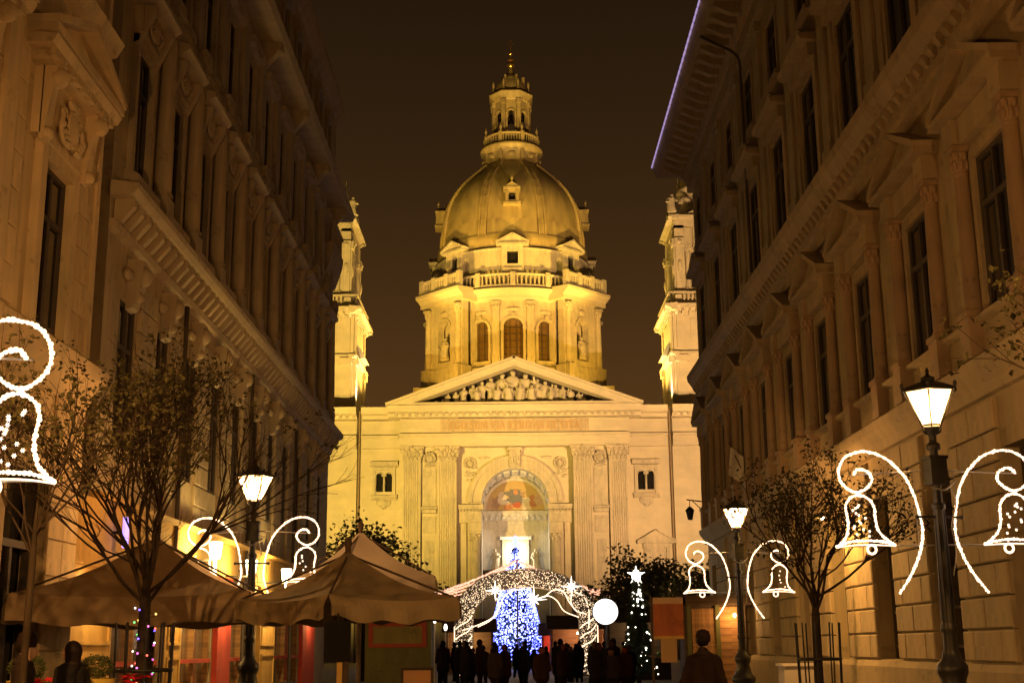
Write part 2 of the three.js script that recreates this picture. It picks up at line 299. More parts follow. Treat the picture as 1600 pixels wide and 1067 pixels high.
  for (const x of bays) {
    put(doorP, b, x, 0, 0); put(w1, b, x, 6.95, 0); put(a1, b, x); put(pedP, b, x); put(colP, b, x - 1.14); put(colP, b, x + 1.14);
    put(w2, b, x, 13.3, 0); put(s2, b, x); put(w3, b, x, 18.2, 0); put(s3, b, x); put(pilP, b, x + 1.975);
  }
  // middle cornice in three steps
  const c = new MB(); c.sweep([[0, 11.5], [0.1, 11.5], [0.12, 11.8], [0.2, 11.85], [0.2, 12.15], [0.34, 12.25], [0.52, 12.5], [0.56, 12.72], [0.5, 12.8], [0.14, 12.95], [0.14, 13.12], [0, 13.12]], far - 0.3, near);
  c.build('cornice', M.trimR, b);
  const dn = new MB(); modillions(dn, far, near, 0.42, 0.16, 12.0, 12.22, 0.2, 0.36); dn.build('dentils', M.trimR, b).userData.kind = 'stuff';
  // eaves: frieze, brackets, soffit, gutter
  const e = new MB(); e.bx(far - 0.1, near, 20.95, 21.5, 0.001, 0.22); e.sweep([[0, 21.5], [0.3, 21.5], [0.45, 21.75], [0.45, 21.9], [0, 21.9]], far - 0.3, near); e.sweep([[0, 22.0], [1.45, 22.02], [1.55, 22.3], [1.62, 22.5], [0, 22.6]], far - 1.0, X(37.8)); e.build('eave', M.trimR, b);
  const e2 = new MB(); e2.sweep([[0, 22.0], [2.0, 22.02], [2.1, 22.3], [2.15, 22.5], [0, 22.6]], X(37.75), near); e2.build('eave', M.trimR, b);
  const br = new MB(); modillions(br, far + 0.3, X(38.2), 0.78, 0.26, 21.62, 22.01, 0.45, 1.3); const bro = br.build('eave_bracket', M.trimR, b); bro.userData.kind = 'stuff';
  const rf = new MB(); rf.sweep([[1.5, 22.61], [-9, 27], [-9, 22.61]], far - 0.9, near); rf.build('roof', M.roof, b);
  const pipe = new MB(); pipe.tube([V(X(40.5), 22.0, 1.4), V(X(40.2), 21.6, 1.0), V(X(39.8), 20.9, 0.3), V(X(39.8), 20, 0.22)], 0.05, 16); pipe.bar(V(X(39.8), 20, 0.22), V(X(39.8), 13.3, 0.22), 0.05); pipe.build('drain_pipe', M.frame, b);
  { const x = X(30.2), f = new MB(); f.bx(x - 0.07, x + 0.07, 4.3, 4.6, 0.1, 0.18); f.tube([V(x, 4.5, 0.16), V(x, 4.75, 0.4), V(x, 4.62, 0.75)], 0.016, 12, 6); f.lathe([[0.03, 4.62], [0.06, 4.6], [0.16, 4.48]], 14, x, 0, 0.75); const w = f.build('wall_lamp', M.iron, b); new MB().ball(0.05, 0.055, 0.05, x, 4.48, 0.75).build('light_bulb', M.bulb, w); const l = new THREE.PointLight(C(1, 0.52, 0.10), 26); l.position.set(x, 4.48, 0.75); l.castShadow = true; l.shadow.radius = 2.5; b.add(l); }
  // violet strip light along the gutter, in short lengths
  const led = tag(new THREE.Group(), 'violet light strip running along the eave of the right house', 'light strip'); led.name = 'strip_light'; scene.add(led); led.position.copy(b.position); led.rotation.copy(b.rotation);
  const gl = glow(0.34, 0.25, 0.52), unit = new MB().box(0.40, 0.07, 0.05, 0, 0, 0).geo();
  for (let x = far - 0.6; x < X(38.1); x += 0.53) { const o = mesh('strip_light_length', unit, gl, led); o.position.set(x, 22.42, 1.66); }
}

// ---------------------------------------------------------------- the long house on the left
{
  const b = thing('terrace_house', 'long tall dark house on the left, with corbelled cornice and cartouched window hoods', 'building', -8, 0, 0, PI / 2);
  const n0 = 24.2, n1 = 55, pitch = 2.65, bays = []; for (let k = 0; k < 11; k++) bays.push(25.75 + k * pitch);
  const holes = [];
  bays.forEach((x, i) => { holes.push([x - 0.55, x + 0.55, 5.6, 8.6], [x - 0.55, x + 0.55, 11.5, 14.2], [x - 0.5, x + 0.5, 16.6, 19.2], [x - 0.45, x + 0.45, 21.6, 24]); });
  const shops = [[25.8, 29.4], [31.15, 34.55], [36.45, 40.4], [43.2, 48.45]]; for (const [a, e] of shops) holes.push([a, e, 0.35, 3.3]);
  wallPanel(n0, n1, 0, 26, holes, 0.5).build('wall', M.wallL, b);
  new MB().bx(n0, n1 - 0.01, 0, 25.9, -9, -0.51).build('rear_wall', M.wallL, b);
  new MB().bx(22.45, n0 - 0.01, 4.41, 25.9, -9, -1.0).build('recessed_wall', M.wallL, b); new MB().bx(22.7, n0 - 0.01, 0, 4.4, -1.2, 0).build('ground_wall', M.wallL, b);
  const w1 = windowProto(1.1, 3.0), w2 = windowProto(1.1, 2.7), w3 = windowProto(1.0, 2.6), w4 = windowProto(0.9, 2.4);
  // mezzanine: rusticated strips between the windows, scrolled keystones
  const hs = 0.52, st = [chBox(1.28, hs - 0.03, 0.09, 0.02), chBox(0.62, hs - 0.03, 0.09, 0.02)], tones = [M.wallL, mat(0.55, 0.44, 0.29, { map: T.plaster, bumpMap: T.plasterB, bumpScale: 0.006 }), mat(0.49, 0.40, 0.27, { map: T.plaster, bumpMap: T.plasterB, bumpScale: 0.006 })];
  for (let i = 0; i < bays.length - 1; i++) { const xc = (bays[i] + bays[i + 1]) / 2; for (let r = 0; r < 9; r++) { const y = 4.55 + (r + 0.5) * hs;
    if (r % 2) { const o = mesh('stone_block', st[0], tones[Math.floor(rnd() * 3)], b); o.position.set(xc, y, 0); }
    else for (const k of [-1, 1]) { const o = mesh('stone_block', st[1], tones[Math.floor(rnd() * 3)], b); o.position.set(xc + k * 0.33, y, 0); } } }
  const key = new MB(); key.sweep([[0, 8.45], [0.16, 8.5], [0.3, 9.0], [0.34, 9.5], [0, 9.55]], -0.2, 0.2); key.ball(0.17, 0.22, 0.18, 0, 9.2, 0.3); key.ball(0.12, 0.12, 0.14, 0, 8.75, 0.2); for (const k of [-1, 1]) key.ball(0.22, 0.14, 0.1, k * 0.35, 9.15, 0.08); const keyP = proto(key, 'keystone', M.trimL);
  const hood = new MB(); hood.bx(-0.75, -0.55, 11.3, 14.4, 0, 0.12); hood.bx(0.55, 0.75, 11.3, 14.4, 0, 0.12); hood.bx(-0.55, 0.55, 14.2, 14.4, 0, 0.12);
  hood.bx(-0.8, 0.8, 14.42, 15.05, 0, 0.2); hood.sweep([[0, 15.05], [0.35, 15.1], [0.55, 15.25], [0.55, 15.36], [0, 15.5]], -0.95, 0.95); hood.sweep([[0.12, 11.0], [0.3, 11.05], [0.3, 11.2], [0, 11.3], [0, 11.0]], -0.85, 0.85);
  for (const k of [-1, 1]) hood.sweep([[0, 14.2], [0.12, 14.25], [0.45, 14.95], [0.45, 15.06], [0, 15.06]], k * 0.66 - 0.09, k * 0.66 + 0.09); const hoodP = proto(hood, 'window_hood', M.trimL);
  const car = new MB(); cartouche(car, 0, 14.8, 0.26, 0.7); const carP = proto(car, 'cartouche', M.trimL);
  const hood2 = new MB(); hood2.bx(-0.7, -0.5, 16.4, 19.4, 0, 0.12); hood2.bx(0.5, 0.7, 16.4, 19.4, 0, 0.12); hood2.bx(-0.5, 0.5, 19.2, 19.4, 0, 0.12); hood2.sweep([[0, 19.4], [0.3, 19.5], [0.34, 19.7], [0, 19.75]], -0.85, 0.85); hood2.bx(-0.8, 0.8, 16.2, 16.4, 0, 0.24); cartouche(hood2, 0, 19.55, 0.3, 0.35); const h2 = proto(hood2, 'window_hood', M.trimL);
  const hc = new MB(); hc.bx(-0.3, 0.3, 10.66, 11.4, 0, 0.4); hc.lathe([[0.24, 0], [0.24, 0.08], [0.2, 0.14], [0.2, 1], [0.16, 4.0]], 14, 0, 11.4, 0.2); capital(hc, 0, 15.35, 0.2, 0.17, 0.5); hc.bx(-0.3, 0.3, 15.85, 16.2, 0, 0.45); hc.bx(-0.22, 0.22, 16.2, 19.8, 0, 0.2); const hcP = proto(hc, 'pilaster', M.trimL);
  const con = new MB(); con.sweep([[0, 19.5], [0.2, 19.6], [0.75, 20.3], [0.75, 20.45], [0, 20.45]], -0.16, 0.16); con.ball(0.18, 0.18, 0.2, 0, 20.2, 0.6); const conP = proto(con, 'console', M.trimL);
  const s4 = new MB(); s4.bx(-0.65, -0.45, 21.4, 24.2, 0, 0.12); s4.bx(0.45, 0.65, 21.4, 24.2, 0, 0.12); s4.bx(-0.75, 0.75, 24.0, 24.3, 0, 0.25); const s4P = proto(s4, 'window_surround', M.trimL);
  bays.forEach((x, i) => {
    put(w1, b, x, 5.6, 0); put(keyP, b, x); put(w2, b, x, 11.5, 0); put(hoodP, b, x); put(carP, b, x); put(w3, b, x, 16.6, 0); put(h2, b, x); put(w4, b, x, 21.6, 0); put(s4P, b, x);
    put(hcP, b, x + pitch / 2); if (i % 2 === 0) put(conP, b, x + pitch / 2);
  });
  const c = new MB(); c.sweep([[0, 9.75], [0.12, 9.8], [0.14, 9.95], [0.02, 10.0], [0, 10.0]], n0, n1 + 0.2); c.sweep([[0, 10.45], [0.48, 10.46], [0.56, 10.56], [0.58, 10.68], [0, 10.76]], n0 - 0.1, n1 + 0.5); c.build('cornice', M.trimL, b);
  const cb = new MB(); modillions(cb, n0 + 0.3, n1 + 0.1, 0.54, 0.2, 9.98, 10.46, 0.02, 0.42); cb.build('corbel', M.trimL, b).userData.kind = 'stuff';
  const c2 = new MB(); c2.sweep([[0, 15.9], [0.2, 15.95], [0.24, 16.12], [0, 16.18]], n0, n1 + 0.2); c2.sweep([[0, 20.45], [0.8, 20.46], [0.9, 20.7], [0, 20.85]], n0, n1 + 0.4); c2.sweep([[0, 25.2], [0.12, 25.3], [0.3, 25.7], [0.32, 26], [0, 26.1]], n0, n1 + 0.1); c2.build('cornice', M.trimL, b);
  // balcony turned round the far corner
  const bal = new MB(); bal.sweep([[0, 17.2], [0.1, 17.3], [0.38, 18.2], [0.42, 18.6], [0, 18.6]], n1 - 2.6, n1 + 0.3); for (let k = 0; k < 8; k++) bal.cyl(0.05, 0.05, 0.85, n1 - 2.5 + k * 0.36, 18.6, 0.33, 8); bal.bx(n1 - 2.6, n1 + 0.3, 19.45, 19.6, 0.25, 0.41); bal.build('balcony', M.trimL, b);
  const rf = new MB(); rf.sweep([[0.2, 26.1], [-1.0, 29.6], [-9, 30.5], [-9, 26.1]], n0, n1); rf.build('roof', M.roof, b);
  for (const D of [30, 38, 46]) { const p = new MB(); p.bar(V(D, 0.2, 0.12), V(D, 9.7, 0.12), 0.06); if (D === 30) p.bar(V(23.6, 4.5, -0.85), V(23.6, 26, -0.85), 0.08, 8); p.build('drain_pipe', M.frame, b); }
  // shop fronts of the ground floor, glazed bays between yellow and red piers
  shops.forEach(([c0, c1], i) => {
    const fr = new MB(), mid = c0 + (c1 - c0) * 0.52; fr.bx(c0, c1, 0.35, 0.5, -0.3, -0.05); fr.bx(c0, c1, 3.1, 3.3, -0.3, -0.05); for (const q of [c0, mid - 0.05, c1 - 0.1]) fr.bx(q, q + 0.1, 0.5, 3.1, -0.3, -0.05); fr.build('shop_window', M.wood, b);
    const w = b.children[b.children.length - 1]; new MB().bx(c0 + 0.1, c1 - 0.1, 1.28, 1.38, -0.1, 0.03).build('rail', M.red, w);
    for (const [a, e] of [[c0 + 0.1, mid - 0.05], [mid + 0.05, c1 - 0.1]]) new MB().bx(a, e, 0.5, 3.1, -0.2, -0.19).build('pane', M.shop ??= new THREE.MeshPhysicalMaterial({ color: C(0.8, 0.76, 0.7), roughness: 0.08, transmission: 0.9, thickness: 0 }), w);
    const cm = M.curtain ??= mat(0.55, 0.46, 0.36, { map: T.cloth }); seed = 40 + i; for (let q = c0 + 0.15; q < c1 - 0.7; q += rr(0.75, 1.1)) { const cur = new MB(), n = 3 + Math.floor(rnd() * 3); for (let k = 0; k < n; k++) cur.cyl(0.075, 0.06, 2.3, q + 0.08 + k * 0.12, 0.75, -0.33, 7); cur.build('curtain', cm, b); }
    new MB().bx(c0, c1, 0.35, 3.3, -0.5, -0.48).build('shop_back', mat(0.30, 0.16, 0.10, { map: T.wood }), b);
  });
  for (const [c0, c1] of [[22.95, 25.6], [29.55, 31.0], [40.55, 43.05]]) { const m = new MB(); m.bx(c0, c1, 0.1, 3.5, 0.001, 0.12); const o = m.build('yellow_pier', M.yellow, b); const f = new MB(), u0 = c0 + 0.18, u1 = c1 - 0.18; for (const [y0, y1] of [[0.4, 1.45], [1.7, 3.2]]) { f.bx(u0, u1, y0, y0 + 0.07, 0.12, 0.15); f.bx(u0, u1, y1 - 0.07, y1, 0.12, 0.15); f.bx(u0, u0 + 0.07, y0 + 0.07, y1 - 0.07, 0.12, 0.15); f.bx(u1 - 0.07, u1, y0 + 0.07, y1 - 0.07, 0.12, 0.15); } f.build('panel_moulding', M.yellow, o); }
  for (const [c0, c1] of [[34.7, 36.3], [48.6, 51.5]]) new MB().bx(c0, c1, 0.1, 3.5, 0.001, 0.14).build('red_pier', M.red, b);
  for (const D of [24.2, 30.3, 35.5, 41.8, 50.0]) { const f = new MB(); f.bx(D - 0.06, D + 0.06, 2.78, 3.06, 0.12, 0.2); f.tube([V(D, 2.9, 0.18), V(D, 3.02, 0.34), V(D, 2.96, 0.46)], 0.014, 10, 6); f.lathe([[0.03, 0.1], [0.05, 0.08], [0.12, -0.02]], 14, D, 2.88, 0.46); const w = f.build('wall_lamp', M.iron, b); new MB().ball(0.045, 0.05, 0.045, D, 2.83, 0.46).build('light_bulb', M.bulb, w); const l = new THREE.PointLight(C(1, 0.6, 0.2), 10); l.position.set(D, 2.83, 0.46); l.castShadow = true; l.shadow.radius = 2.2; b.add(l); }
  const fas = new MB(); fas.bx(22.8, n1 - 0.2, 3.5, 4.4, 0.001, 0.1); fas.sweep([[0, 4.4], [0.25, 4.42], [0.3, 4.5], [0, 4.56]], n0, n1 + 0.1); fas.build('fascia', M.yellow, b);
}

// ---------------------------------------------------------------- the near house on the left
{
  const b = thing('stone_house', 'near orange lit house at the left edge with heavy dentilled window hoods', 'building', -7.7, 0, 0, PI / 2);
  const x1 = 22.4, x0 = 8, bays = [11.7, 16.0, 20.3];
  const holes = []; for (const x of bays) holes.push([x - 0.65, x + 0.65, 6.75, 9.45], [x - 0.65, x + 0.65, 13.2, 16.2], [x - 0.9, x + 0.9, 0.4, 4.4]);
  wallPanel(x0, x1, 0, 20, holes, 0.5).build('wall', M.wallL1, b);
  new MB().bx(x0, x1 - 0.01, 0, 19.9, -9, -0.51).build('rear_wall', M.wallL1, b);
  const risalit = new MB(); risalit.bx(x0, 8.6, 0.3, 19.8, 0.001, 0.3); risalit.bx(17.8, 18.3, 6.7, 19.8, 0.051, 0.12); risalit.bx(22.22, 22.4, 6.7, 19.8, 0.001, 0.1); risalit.bx(13.6, 14.1, 6.7, 19.8, 0.051, 0.12); risalit.build('pilaster', M.trimL1, b);
  const hs = 0.6, tones = [M.wallL1, mat(0.76, 0.585, 0.35, { map: T.plaster, bumpMap: T.plasterB, bumpScale: 0.006 }), mat(0.71, 0.545, 0.325, { map: T.plaster, bumpMap: T.plasterB, bumpScale: 0.006 })];
  const sb = chBox(1.4, hs - 0.02, 0.05, 0.012), sh = chBox(0.69, hs - 0.02, 0.05, 0.012);
  for (let r = 0; r < 20; r++) for (const xc of [13.85, 18.15, 21.85]) { const y = (r < 9 ? 0.4 : 6.75 - 9 * hs) + (r + 0.5) * hs; if (r % 2 && xc < 21) { const o = mesh('stone_block', sb, tones[Math.floor(rnd() * 3)], b); o.position.set(xc - (xc > 12.9 ? 0.0 : 0), y, 0.0); o.position.z = 0; }
    else for (const k of xc < 21 ? [-1, 1] : [-1, 1]) { const o = mesh('stone_block', sh, tones[Math.floor(rnd() * 3)], b); o.position.set(xc + k * 0.355, y, 0); } }
  const w1 = windowProto(1.3, 2.7), w2 = windowProto(1.3, 3.0);
  const hd = new MB();
  hd.bx(-0.9, -0.65, 6.6, 9.7, 0, 0.14); hd.bx(0.65, 0.9, 6.6, 9.7, 0, 0.14); hd.bx(-0.65, 0.65, 9.45, 9.7, 0, 0.14); hd.bx(-1.15, 1.15, 9.7, 10.85, 0, 0.16);
  hd.bx(-1.4, 1.4, 10.85, 11.0, 0, 0.36); hd.sweep([[0, 11.0], [0.46, 11.0], [0.54, 11.14], [0, 11.2]], -1.7, 1.7);
  pediment(hd, 3.5, 11.2, 0.7, 0.56, 0.14);
  for (const k of [-1, 1]) { hd.sweep([[0.14, 9.6], [0.2, 9.6], [0.3, 10.4], [0.38, 10.85], [0.14, 10.85]], k * 1.02 - 0.13, k * 1.02 + 0.13); hd.ball(0.15, 0.17, 0.17, k * 1.02, 10.68, 0.36); hd.ball(0.12, 0.12, 0.12, k * 1.02, 9.72, 0.22); }
  const hdP = proto(hd, 'window_hood', M.trimL1);
  const dt = new MB(); dt.bx(-0.1, 0.1, 10.86, 11.005, 0.361, 0.46); const dtP = proto(dt, 'dentil', M.trimL1);
  const gar = new MB(); cartouche(gar, 0, 10.2, 0.26, 0.85); const garP = proto(gar, 'cartouche', M.trimL1);
  for (const x of bays) { put(w1, b, x, 6.75, 0); put(hdP, b, x); for (let k = 0; k < 9; k++) put(dtP, b, x - 1.4 + k * 0.35); put(garP, b, x); put(w2, b, x, 13.2, 0); const o = put(hdP, b, x, 6.5, 0); }
  new MB().sweep([[0, 5.75], [0.15, 5.8], [0.2, 6.05], [0.42, 6.2], [0.46, 6.42], [0, 6.52]], x0, x1 + 0.1).build('string_course', M.trimL1, b);
  new MB().sweep([[0, 12.55], [0.2, 12.6], [0.34, 12.85], [0, 12.95]], x0, x1 + 0.1).build('string_course', M.trimL1, b);
  for (const x of bays) { const f = new MB(); f.bx(x - 0.9, x - 0.78, 0.4, 4.4, -0.35, -0.2); f.bx(x + 0.78, x + 0.9, 0.4, 4.4, -0.35, -0.2); f.bx(x - 0.78, x + 0.78, 3.2, 3.32, -0.35, -0.2); f.bx(x - 0.05, x + 0.05, 0.4, 3.2, -0.34, -0.21); const w = f.build('ground_window', M.frame, b); new MB().bx(x - 0.8, x + 0.8, 0.4, 4.4, -0.4, -0.38).build('pane', M.glass, w); }
  const rf = new MB(); rf.sweep([[0.4, 20.02], [-3, 23], [-9, 24], [-9, 20.02]], x0, x1); rf.build('roof', M.roof, b);
}

// ---------------------------------------------------------------- the church
function figureGeo(h, s, arm = 0) { // a draped carved figure: folds, head, arms
  const g = new THREE.LatheGeometry([[0, 0], [0.17, 0], [0.19, 0.1], [0.155, 0.35], [0.15, 0.5], [0.165, 0.66], [0.175, 0.76], [0.12, 0.83], [0.05, 0.86], [0, 0.86]].map(p => new THREE.Vector2(p[0] * h, p[1] * h)), 18);
  const p = g.attributes.position; for (let i = 0; i < p.count; i++) { const a = Math.atan2(p.getZ(i), p.getX(i)), y = p.getY(i) / h, k = 1 + (y < 0.75 ? 0.14 * Math.sin(a * 5 + s + y * 4) + 0.07 * Math.sin(a * 9 - y * 7 + s * 2) : 0); p.setXYZ(i, p.getX(i) * k + 0.03 * h * Math.sin(y * 5 + s), p.getY(i), p.getZ(i) * k * 0.8); } g.computeVertexNormals();
  const m = new MB().add(g); const hx = 0.03 * h * Math.sin(4.5 + s);
  m.ball(0.062 * h, 0.08 * h, 0.07 * h, hx, 0.925 * h, 0.02 * h); m.ball(0.07 * h, 0.06 * h, 0.07 * h, hx, 0.955 * h, -0.005 * h);
  for (const k of [-1, 1]) { const sh = V(k * 0.15 * h, 0.77 * h, 0), e = V(k * (0.21 + 0.05 * arm) * h, (0.58 + 0.12 * arm * (k > 0)) * h, 0.06 * h), w = V(k * (0.1 + 0.16 * arm) * h, (0.55 + 0.38 * arm * (k > 0)) * h, 0.17 * h); m.bar(sh, e, 0.05 * h, 6, 0.042 * h); m.bar(e, w, 0.042 * h, 6, 0.03 * h); m.ball(0.032 * h, 0.04 * h, 0.03 * h, w.x, w.y, w.z, 1); }
  return m.geo();
}
function flutedPilaster(w, d, h, n) {
  const s = new THREE.Shape(), m = w * 0.08, f = (w - 2 * m) / n; s.moveTo(-w / 2, 0); s.lineTo(-w / 2, -d);
  for (let i = 0; i < n; i++) { const a = -w / 2 + m + i * f; s.lineTo(a + f * 0.14, -d); s.lineTo(a + f * 0.3, -d + 0.09); s.lineTo(a + f * 0.7, -d + 0.09); s.lineTo(a + f * 0.86, -d); }
  s.lineTo(w / 2, -d); s.lineTo(w / 2, 0); s.closePath();
  const g = new THREE.ExtrudeGeometry(s, { depth: h, bevelEnabled: false }); g.rotateX(-PI / 2); return g;   // z outwards, y up
}
function pilCapital(mb, x, y, z, w, d, h) {
  mb.box(w * 1.0, h * 0.1, d * 1.1, x, y, z + d / 2); mb.box(w * 1.32, h * 0.16, d * 1.5, x, y + h * 0.92, z + d * 0.6);
  const g = new THREE.CylinderGeometry(w * 0.84, w * 0.7, h * 0.85, 4, 1); g.rotateY(PI / 4); g.scale(1, 1, d / w * 1.1); mb.at(g, x, y + h * 0.43, z + d * 0.5);
  for (let r = 0; r < 2; r++) for (let k = 0; k < 5; k++) mb.ball(w * 0.1, h * 0.19, 0.2, x + (k - 2 + (r % 2) * 0.5) * w * 0.22, y + h * (0.22 + 0.3 * r), z + d * (1.05 + 0.12 * r), 1);
  for (const k of [-1, 1]) { mb.ball(w * 0.15, h * 0.16, 0.24, x + k * w * 0.5, y + h * 0.72, z + d * 1.2, 1); mb.ball(w * 0.1, h * 0.12, 0.2, x + k * w * 0.16, y + h * 0.72, z + d * 1.25, 1); }
  mb.ball(w * 0.1, h * 0.1, 0.2, x, y + h * 0.93, z + d * 1.35, 1);
}
const font = await new FontLoader().loadAsync('fonts/droid/droid_serif_bold.typeface.json');
const church = thing('domed_church', 'floodlit yellow stone church with great dome, two towers and sculpted pediment closing the street', 'church', 0.2, 0, -150);
{
  const b = church;
  // walls: side bays at z = 0, centre block 1.2 m forward, recessed portal bay
  const sideHoles = k => [[k * 15.4 - 0.95, k * 15.4 - 0.1, 19.4, 21.6], [k * 15.4 + 0.1, k * 15.4 + 0.95, 19.4, 21.6]];
  for (const k of [-1, 1]) {
    const w = wallPanel(Math.min(k * 13.4, k * 18.15), Math.max(k * 13.4, k * 18.15), 0, 29, sideHoles(k), 1); w.bx(Math.min(k * 18.6, k * 31), Math.max(k * 18.6, k * 31), 0, 29, -6, 0.3); w.build('wall', M.stone, b);
    const c = new MB(); c.bx(Math.min(k * 6.65, k * 13.4), Math.max(k * 6.65, k * 13.4), 0, 29, -5, 1.2); c.build('wall', M.stone, b);
    new MB().bx(Math.min(k * 14.8, k * 31), Math.max(k * 14.8, k * 31), 0, 28.9, -24, -6.01).build('rear_wall', M.stone, b);
    new MB().bar(V(k * 18.37, 0, 0.1), V(k * 18.37, 29, 0.1), 0.1, 8).build('drain_pipe', mat(0.26, 0.19, 0.12), b);
    new MB().bx(k * 18.375 - 0.22, k * 18.375 + 0.22, 0, 29, -1, -0.3).build('wall', M.stone, b);
    // twin window
    const s = new MB(), x = k * 15.4; s.bx(x - 1.35, x - 1.05, 18.9, 22.3, 0, 0.25); s.bx(x + 1.05, x + 1.35, 18.9, 22.3, 0, 0.25); s.bx(x - 1.05, x + 1.05, 21.9, 22.3, 0, 0.25);
    s.sweep([[0, 22.3], [0.35, 22.4], [0.6, 22.7], [0.6, 22.9], [0, 23]], x - 1.65, x + 1.65); s.sweep([[0, 18.4], [0.2, 18.45], [0.55, 18.75], [0.55, 18.95], [0, 18.95]], x - 1.55, x + 1.55); s.ball(0.9, 0.55, 0.25, x, 18.1, 0.1); s.ball(0.4, 0.35, 0.25, x, 17.7, 0.1);
    for (const q of [-0.52, 0.52]) s.at(archBand(0.4, 0.55, 0.2, 10), x + q, 21.2, 0); s.cyl(0.12, 0.12, 1.9, x, 19.4, 0.1, 10); s.bx(x - 0.3, x + 0.3, 21.2, 21.45, 0, 0.22);
    const wn = s.build('twin_window', M.stoneP, b);
    for (const q of [-0.52, 0.52]) new MB().bx(x + q - 0.4, x + q + 0.4, 19.4, 21.6, -0.7, -0.66).build('pane', M.glass, wn);
    // small pedimented side door
    const d = new MB(), X = k * 16.4; d.bx(X - 1.5, X - 1.1, 2, 12.6, 0, 0.35); d.bx(X + 1.1, X + 1.5, 2, 12.6, 0, 0.35); d.bx(X - 1.6, X + 1.6, 12.6, 13.1, 0, 0.4);
    const t = new THREE.Shape([[-2.2, 0], [2.2, 0], [0, 1.25]].map(p => new THREE.Vector2(...p))); d.ext(t, 0.35, X, 13.3, 0); d.bx(X - 2.3, X + 2.3, 13.1, 13.3, 0, 0.7);
    for (const q of [-1, 1]) d.box(2.65, 0.2, 0.75, X + q * 1.12, 13.98, 0.38, 0, 0, -q * Math.atan2(1.25, 2.2)); d.bx(X - 1.1, X + 1.1, 2, 12.6, 0.01, 0.06); d.build('side_door', M.stoneP, b);
    // pilasters
    for (const [xx, w] of [[12.0, 2.1], [7.9, 2.2]]) {
      const p = new MB(); p.at(flutedPilaster(w, 0.55, 19.3, 7), k * xx, 3.4, 1.2); p.bx(k * xx - w * 0.6, k * xx + w * 0.6, 1.5, 3.0, 1.2, 1.95); p.bx(k * xx - w * 0.55, k * xx + w * 0.55, 3.0, 3.4, 1.2, 1.87);
      const pm = p.build('pilaster', M.stoneP, b); const cp = new MB(); pilCapital(cp, k * xx, 22.6, 1.2, w, 0.55, 1.85); cp.build('capital', M.carve, pm);
    }
    // panels and wreath between the pilasters
    const n = new MB(), nx = k * 9.97; n.bx(nx - 0.85, nx + 0.85, 16.7, 17.1, 1.2, 1.75); n.sweep([[1.2, 17.1], [1.85, 17.15], [1.95, 17.4], [1.2, 17.45]], nx - 0.95, nx + 0.95); n.bx(nx - 0.8, nx + 0.8, 17.6, 21.9, 1.2, 1.3); n.bx(nx - 0.75, nx + 0.75, 14.4, 16.3, 1.2, 1.36); n.bx(nx - 0.55, nx + 0.55, 5, 13.6, 1.2, 1.3); n.build('wall_panel', M.stoneP, b);
    const wr = new MB(); wr.at(new THREE.TorusGeometry(0.62, 0.2, 8, 18), nx, 23.1, 1.35); wr.ball(0.42, 0.5, 0.25, nx, 23.1, 1.4); for (let i = 0; i < 12; i++) wr.ball(0.16, 0.16, 0.16, nx + Math.cos(i * PI / 6) * 0.64, 23.1 + Math.sin(i * PI / 6) * 0.64, 1.52, 1); wr.ball(0.7, 0.18, 0.2, nx, 22.2, 1.35); wr.build('wreath', M.carve, b);
    // spandrel medallion
    const md = new MB(), mx = k * 5.25; md.at(new THREE.TorusGeometry(0.62, 0.13, 8, 20), mx, 22.6, 0.35); md.ball(0.36, 0.45, 0.25, mx, 22.6, 0.3); for (let i = 0; i < 7; i++) md.ball(0.35, 0.16, 0.12, mx + k * rr(-0.6, 0.9), rr(20.6, 21.6) + 0.1 * i, 0.26, 1); md.ball(0.7, 0.15, 0.12, mx - k * 1.6, 23.3, 0.25, 1); md.build('medallion', M.carve, b);
    // imposts and columns of the portal
    const im = new MB(), ix0 = Math.min(k * 3.95, k * 6.64), ix1 = Math.max(k * 3.95, k * 6.64); im.bx(ix0, ix1, 15.6, 17.1, 0.2, 0.9); im.sweep([[0.2, 17.1], [1.1, 17.15], [1.3, 17.5], [1.35, 17.7], [0.2, 17.75]], ix0 - (k > 0 ? 0.2 : 0), ix1 + (k > 0 ? 0 : 0.2)); modillions(im, ix0 + 0.2, ix1 - 0.2, 0.4, 0.18, 16.85, 17.12, 0.9, 1.2); im.build('impost', M.stoneP, b);
    for (const q of [4.7]) { const cl = new MB(); cl.lathe([[0.72, 0], [0.72, 0.3], [0.6, 0.5], [0.58, 4], [0.5, 11.2]], 20, k * q, 2.2, 0.9); cl.bx(k * q - 0.8, k * q + 0.8, 0, 2.2, 0.2, 1.6); capital(cl, k * q, 13.4, 0.9, 0.52, 1.2); cl.bx(k * q - 0.75, k * q + 0.75, 14.6, 15.6, 0.2, 1.5); cl.build('portal_column', M.stoneP, b); }
    const pier = new MB(); pier.bx(Math.min(k * 5.7, k * 6.64), Math.max(k * 5.7, k * 6.64), 0, 15.6, 0.2, 0.5); pier.build('pier', M.stone, b);
  }
